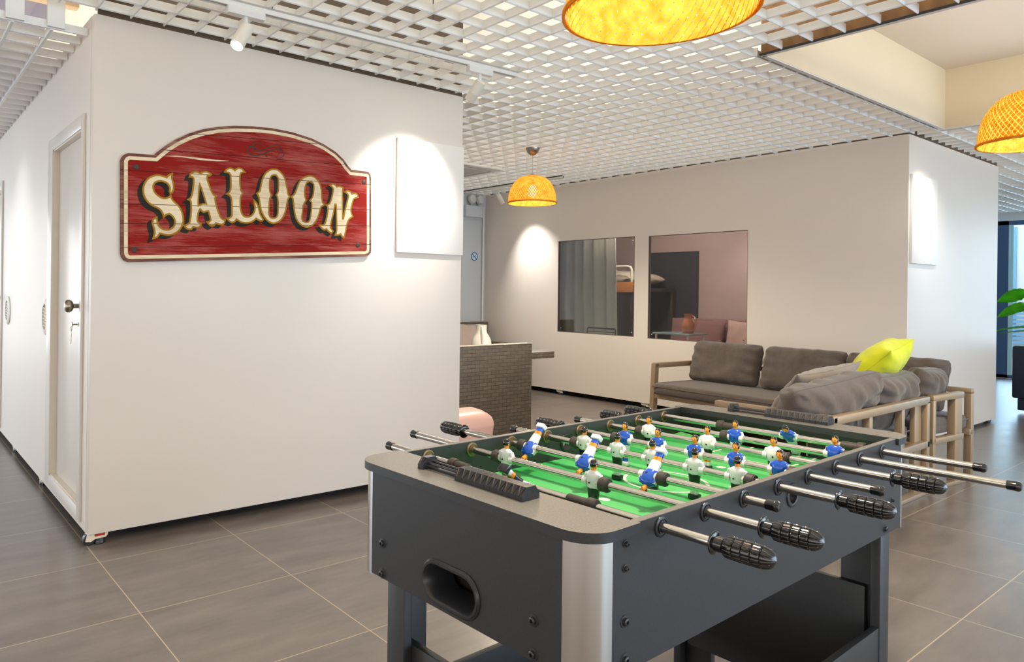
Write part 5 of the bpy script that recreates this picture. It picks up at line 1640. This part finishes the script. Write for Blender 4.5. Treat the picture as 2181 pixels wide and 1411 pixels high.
poly([(0.026, -0.012), (0.033, -0.012), (0.033, -0.003), (0.026, -0.003)])
poly([(0.012, 0.004), (0.018, 0.010), (0.012, 0.018), (0.018, 0.028), (0.024, 0.028), (0.018, 0.018), (0.026, 0.010), (0.018, 0.002)])
obj('symbol', b, mat('blue_vinyl', rgb(40, 110, 176), 0.5), ns)

# ceiling cassette air conditioner in the corridor
ac = thing('air_conditioner', 'white square cassette air conditioner set in the ceiling grid of the corridor', 'air conditioner', (4.65, 5.65, 2.405))
b = MB(); b.box(-0.34, 0.34, -0.34, 0.34, 0.0, 0.018, 0.006); b.box(-0.30, 0.30, -0.30, 0.30, 0.018, 0.25)
obj('fascia', b, M_white, ac)
b = MB()
for a in range(4):
    R = Matrix.Rotation(a * PI / 2, 4, 'Z')
    b.box(-0.22, 0.22, 0.265, 0.305, -0.004, 0.0, 0.001, M=R)
obj('louvre', b, mat('light_grey_plastic', rgb(200, 200, 198), 0.4), ac)
b = MB(); b.box(-0.20, 0.20, -0.20, 0.20, -0.005, 0.0, 0.002)
obj('intake_grille', b, mat('light_grey_plastic', rgb(200, 200, 198), 0.4), ac)

# ------------------------------------------------------------------ behind the cabin windows
cur = MB()
rows = [[], []]
nC = 120
for i in range(nC + 1):
    t_ = i / nC
    yy = 6.05 - 0.85 * t_
    d_ = 0.028 * math.sin(t_ * PI * 11) + 0.012 * math.sin(t_ * 47)
    rows[0].append((6.62 + d_, yy, 2.3)); rows[1].append((6.62 + d_ * 1.1 + 0.02, yy - 0.06 * t_, 0.10))
rr_ = []
for j in range(9):
    k_ = j / 8
    rr_.append([tuple(Vector(a) * (1 - k_) + Vector(c) * k_) for a, c in zip(rows[0], rows[1])])
cur.grid(rr_)
m_cur = mat('grey_green_curtain', rgb(196, 200, 190), 0.9, var=0.04)
o = obj('curtain', cur, m_cur, None, smooth=80, loc=(6.62, 5.6, 0.10))
tag(o, 'long grey curtain hanging behind the left cabin window', 'curtain')
bk = thing('bunk_bed', 'white metal bunk bed with timber side board behind the left cabin window', 'bunk bed', (7.42, 5.58, 0.085))
b = MB(); b.box(-0.03, 0.0, -0.06, 1.9, 1.11, 1.24, 0.004)
obj('side_board', b, mat('orange_timber', rgb(196, 128, 66), 0.5, var=0.15, vscale=6, stretch=(1, 1, 12)), bk)
b = MB()
b.tube([(-0.016, 1.85, 1.24), (-0.016, 1.85, 1.40), (-0.016, 1.82, 1.425), (-0.016, 1.78, 1.435), (-0.016, 0.03, 1.435), (-0.016, -0.02, 1.425), (-0.016, -0.04, 1.39), (-0.016, -0.04, 1.24)], 0.015, 10)
obj('guard_rail', b, mat('cream_metal_rail', rgb(240, 236, 214), 0.35), bk)
b = MB(); b.box(0.0, 0.88, -0.06, 1.9, 1.12, 1.17)
obj('upper_base', b, M_dark, bk, smooth=0)
b = MB(); b.box(0.0, 0.88, -0.06, 1.9, 0.25, 0.33)
obj('lower_base', b, M_dark, bk, smooth=0)
for yy in (-0.05, 1.86):
    for xx in (0.0, 0.84):
        b = MB(); b.box(xx, xx + 0.04, yy, yy + 0.04, 0, 1.2)
        obj('post', b, mat('dark_bed_post', rgb(70, 58, 52), 0.5), bk, smooth=0)
b = pillow(1.7, 0.80, 0.20, 51, wr=0.03, pinch=0.05, p=5)
for v in b.bm.verts:
    v.co = Matrix.Translation((0.45, 0.92, 1.285)) @ Matrix.Rotation(PI / 2, 4, 'Z') @ Matrix.Rotation(PI / 2, 4, 'X') @ v.co
o = obj('folded_duvet', b, mat('beige_bedding', rgb(226, 216, 190), 0.9), bk, smooth=70)
sf = thing('mauve_sofa', 'mauve upholstered sofa seen dimly behind the right cabin window', 'sofa', (7.48, 3.85, 0.085))
m_mv = mat('mauve_upholstery', rgb(150, 112, 112), 0.9, sheen=0.2)
b = MB(); b.box(0, 0.88, 0, 1.60, 0.0, 0.33, 0.02)
obj('seat_base', b, m_mv, sf)
b = MB(); b.box(0.66, 0.88, 0, 1.60, 0.33, 0.79, 0.03)
obj('backrest', b, m_mv, sf)
cushion('throw_pillow', 'mauve pillow on the sofa behind the right cabin window', 'pillow', (8.0, 5.02, 0.655), eul(-14, 0, -90), 0.74, 0.46, 0.16, m_mv, 61, None, wr=0.01)
cushion('throw_pillow', 'pale pinkish pillow on the mauve sofa, at the right end of the right cabin window', 'pillow', (8.0, 4.38, 0.655), eul(-14, 0, -90), 0.50, 0.46, 0.16, mat('pale_pink_fabric', rgb(206, 176, 166), 0.9, var=0.04), 62, None, wr=0.015)
gt = thing('side_table', 'small glass-topped table behind the right cabin window', 'table', (7.10, 4.66, 0.085))
b = MB(); b.box(-0.18, 0.18, -0.23, 0.23, 0.645, 0.665, 0.004)
obj('table_top', b, mat('pale_aqua_glass', rgb(170, 200, 200), 0.12), gt)
for sx, sy in ((-1, -1), (-1, 1), (1, -1), (1, 1)):
    b = MB(); b.cyl((0.15 * sx, 0.2 * sy, 0), (0.15 * sx, 0.2 * sy, 0.645), 0.012, n=10)
    obj('leg', b, M_white, gt)
pj = thing('terracotta_jug', 'glossy terracotta jug on the little table behind the right cabin window', 'jug', (7.08, 4.545, 0.75))
b = MB(); b.lathe([(0.001, 0), (0.05, 0.001), (0.068, 0.02), (0.078, 0.06), (0.070, 0.11), (0.050, 0.145), (0.040, 0.165), (0.040, 0.19), (0.050, 0.215), (0.046, 0.214), (0.036, 0.19)], 28, cap1=False)
obj('jug_body', b, mat('terracotta_glaze', rgb(206, 134, 100), 0.2, coat=0.6), pj)
b = MB(); b.tube([(0, -0.045, 0.195), (0, -0.08, 0.185), (0, -0.10, 0.14), (0, -0.095, 0.09), (0, -0.07, 0.05)], 0.008, 8)
obj('handle', b, mat('terracotta_glaze', rgb(206, 134, 100), 0.2), pj)
wd_ = MB(); wd_.box(BX1 - 0.075, BX1 - 0.046, 5.25, 5.99, 0.085, 1.74)
o = struct('door_3', wd_, mat('dark_slate_door', rgb(62, 66, 74), 0.4))
o['label'] = 'dark slate door at the back of the cabin'
cw = thing('chair_reflection', 'thin black wire chair modelled for the reflection at the foot of the left cabin window', 'chair', (6.40, 5.19, 0.085))  # solid stand-in for a chair reflected in the window glass
b = MB()
for i in range(4):
    zz = 0.70 - i * 0.035
    b.tube([(0, -0.19 + 0.005 * i, zz), (0, 0.19 - 0.005 * i, zz)], 0.004, 8)
b.tube([(0, -0.20, 0.40), (0, -0.195, 0.69), (0, -0.185, 0.705), (0, 0.185, 0.705), (0, 0.195, 0.69), (0, 0.20, 0.40)], 0.006, 8)
obj('wire_back', b, M_bkplastic2, cw)
b = MB()
for sx, sy in ((0.0, -0.2), (0.0, 0.2), (0.13, -0.2), (0.13, 0.2)):
    b.cyl((sx, sy, 0), (sx, sy, 0.42), 0.006, n=8)
b.box(-0.01, 0.14, -0.21, 0.21, 0.40, 0.412)
obj('seat', b, M_bkplastic2, cw)
lamp('POINT', 'cabin_fill_left', (6.9, 5.0, 2.2), 42.0, (1.0, 0.94, 0.86), shadow_soft_size=0.12)  # fill light added to brighten the cabin interior, no fitting there
lamp('SPOT', 'cabin_lamp_right', (7.6, 4.1, 2.25), 26.0, (1.0, 0.90, 0.86), aim=(8.4, 4.45, 1.3), spot_size=math.radians(60), spot_blend=0.9, shadow_soft_size=0.05)

# ------------------------------------------------------------------ right edge: navy armchair and plant
nv = thing('navy_armchair', 'dark navy leather armchair cut off by the right edge', 'armchair', (9.30, 1.30, 0))
b = MB(); b.box(0.0, 0.16, 0.02, 0.925, 0.15, 0.69, 0.02)
obj('backrest', b, M_leather, nv)
b = MB(); b.box(0.14, 0.95, 0.02, 0.90, 0.15, 0.42, 0.02)
obj('seat_base', b, M_leather, nv)
b = MB(); b.box(0.14, 0.95, 0.74, 0.90, 0.42, 0.58, 0.02); b.box(0.14, 0.95, 0.02, 0.18, 0.42, 0.58, 0.02)
obj('armrest', b, M_leather, nv)
b = MB(); b.box(0.02, 0.14, 0.05, 0.88, 0.03, 0.15, 0.006)
obj('plinth', b, M_leather, nv)
for xx, yy in ((0.08, 0.80), (0.08, 0.12), (0.88, 0.80), (0.88, 0.12)):
    b = MB(); b.cyl((xx, yy, 0), (xx, yy, 0.06), 0.025, n=14)
    obj('foot', b, M_steel, nv)
pl = thing('potted_plant', 'bright green large-leaved plant behind the navy armchair, against the glazing', 'plant', (10.6, 2.15, 0))
b = MB(); b.lathe([(0.001, 0), (0.13, 0.0), (0.15, 0.02), (0.18, 0.34), (0.185, 0.36), (0.17, 0.36), (0.165, 0.32), (0.001, 0.32)], 28, cap1=False)
obj('pot', b, mat('white_pot', rgb(216, 220, 222), 0.4), pl)
def leaf(base, tip, wd, droop, twist):
    base, tip = Vector(base), Vector(tip)
    d = tip - base
    s_ = d.cross(Vector((0, 0, 1))).normalized()
    s_ = Matrix.Rotation(twist, 3, d.normalized()) @ s_
    nrm = s_.cross(d.normalized())
    rows = []
    for i in range(13):
        t_ = i / 12
        wv_ = wd * math.sin(PI * min(1, t_ ** 0.75 * 1.0)) ** 0.8 * (1 + 0.10 * math.cos(t_ * 40))
        c_ = base + d * t_ + Vector((0, 0, -droop * t_ * t_))
        rows.append([c_ + s_ * wv_ * q + nrm * (0.16 * wd * abs(q) + 0.02 * wd * math.sin(t_ * 30)) for q in (-1, -0.66, -0.33, 0, 0.33, 0.66, 1)])
    b = MB(); b.grid(rows)
    r = bmesh.ops.solidify(b.bm, geom=b.bm.faces[:], thickness=0.003)
    return b
def at_x(px, py, x):
    d = ray(px, py); k = x / d.x
    return (x, d.y * k, CAM_H + d.z * k)
LV = [(at_x(2190, 622, 10.2), at_x(2122, 640, 10.25), 0.075, 1.05), (at_x(2188, 648, 10.1), at_x(2124, 672, 10.05), 0.065, 0.95), (at_x(2196, 655, 10.35), at_x(2140, 660, 10.4), 0.06, 0.8), (at_x(2196, 698, 10.2), at_x(2122, 700, 10.0), 0.07, 0.28), (at_x(2196, 706, 10.1), at_x(2130, 706, 9.95), 0.05, 0.2),
      ((10.5, 2.0, 1.25), (10.2, 1.75, 1.42), 0.11, 0.6), ((10.8, 2.0, 1.2), (11.1, 1.8, 1.4), 0.11, 0.5), ((10.5, 1.95, 0.95), (10.15, 1.65, 0.95), 0.1, 0.5)]
for p0, p1, wd, tw in LV:
    b = leaf(Vector(p0) - Vector((10.6, 2.15, 0)), Vector(p1) - Vector((10.6, 2.15, 0)), wd, 0.03, tw)
    lf = obj('leaf', b, M_leaf, pl, smooth=60)
    b = MB(); q = Vector(p0) - Vector((10.6, 2.15, 0))
    b.tube([(0.0, 0.0, 0.32), (q.x * 0.3, q.y * 0.3, 0.32 + (q.z - 0.32) * 0.55), tuple(q)], 0.008, 6)
    obj('stalk', b, M_stem, pl)
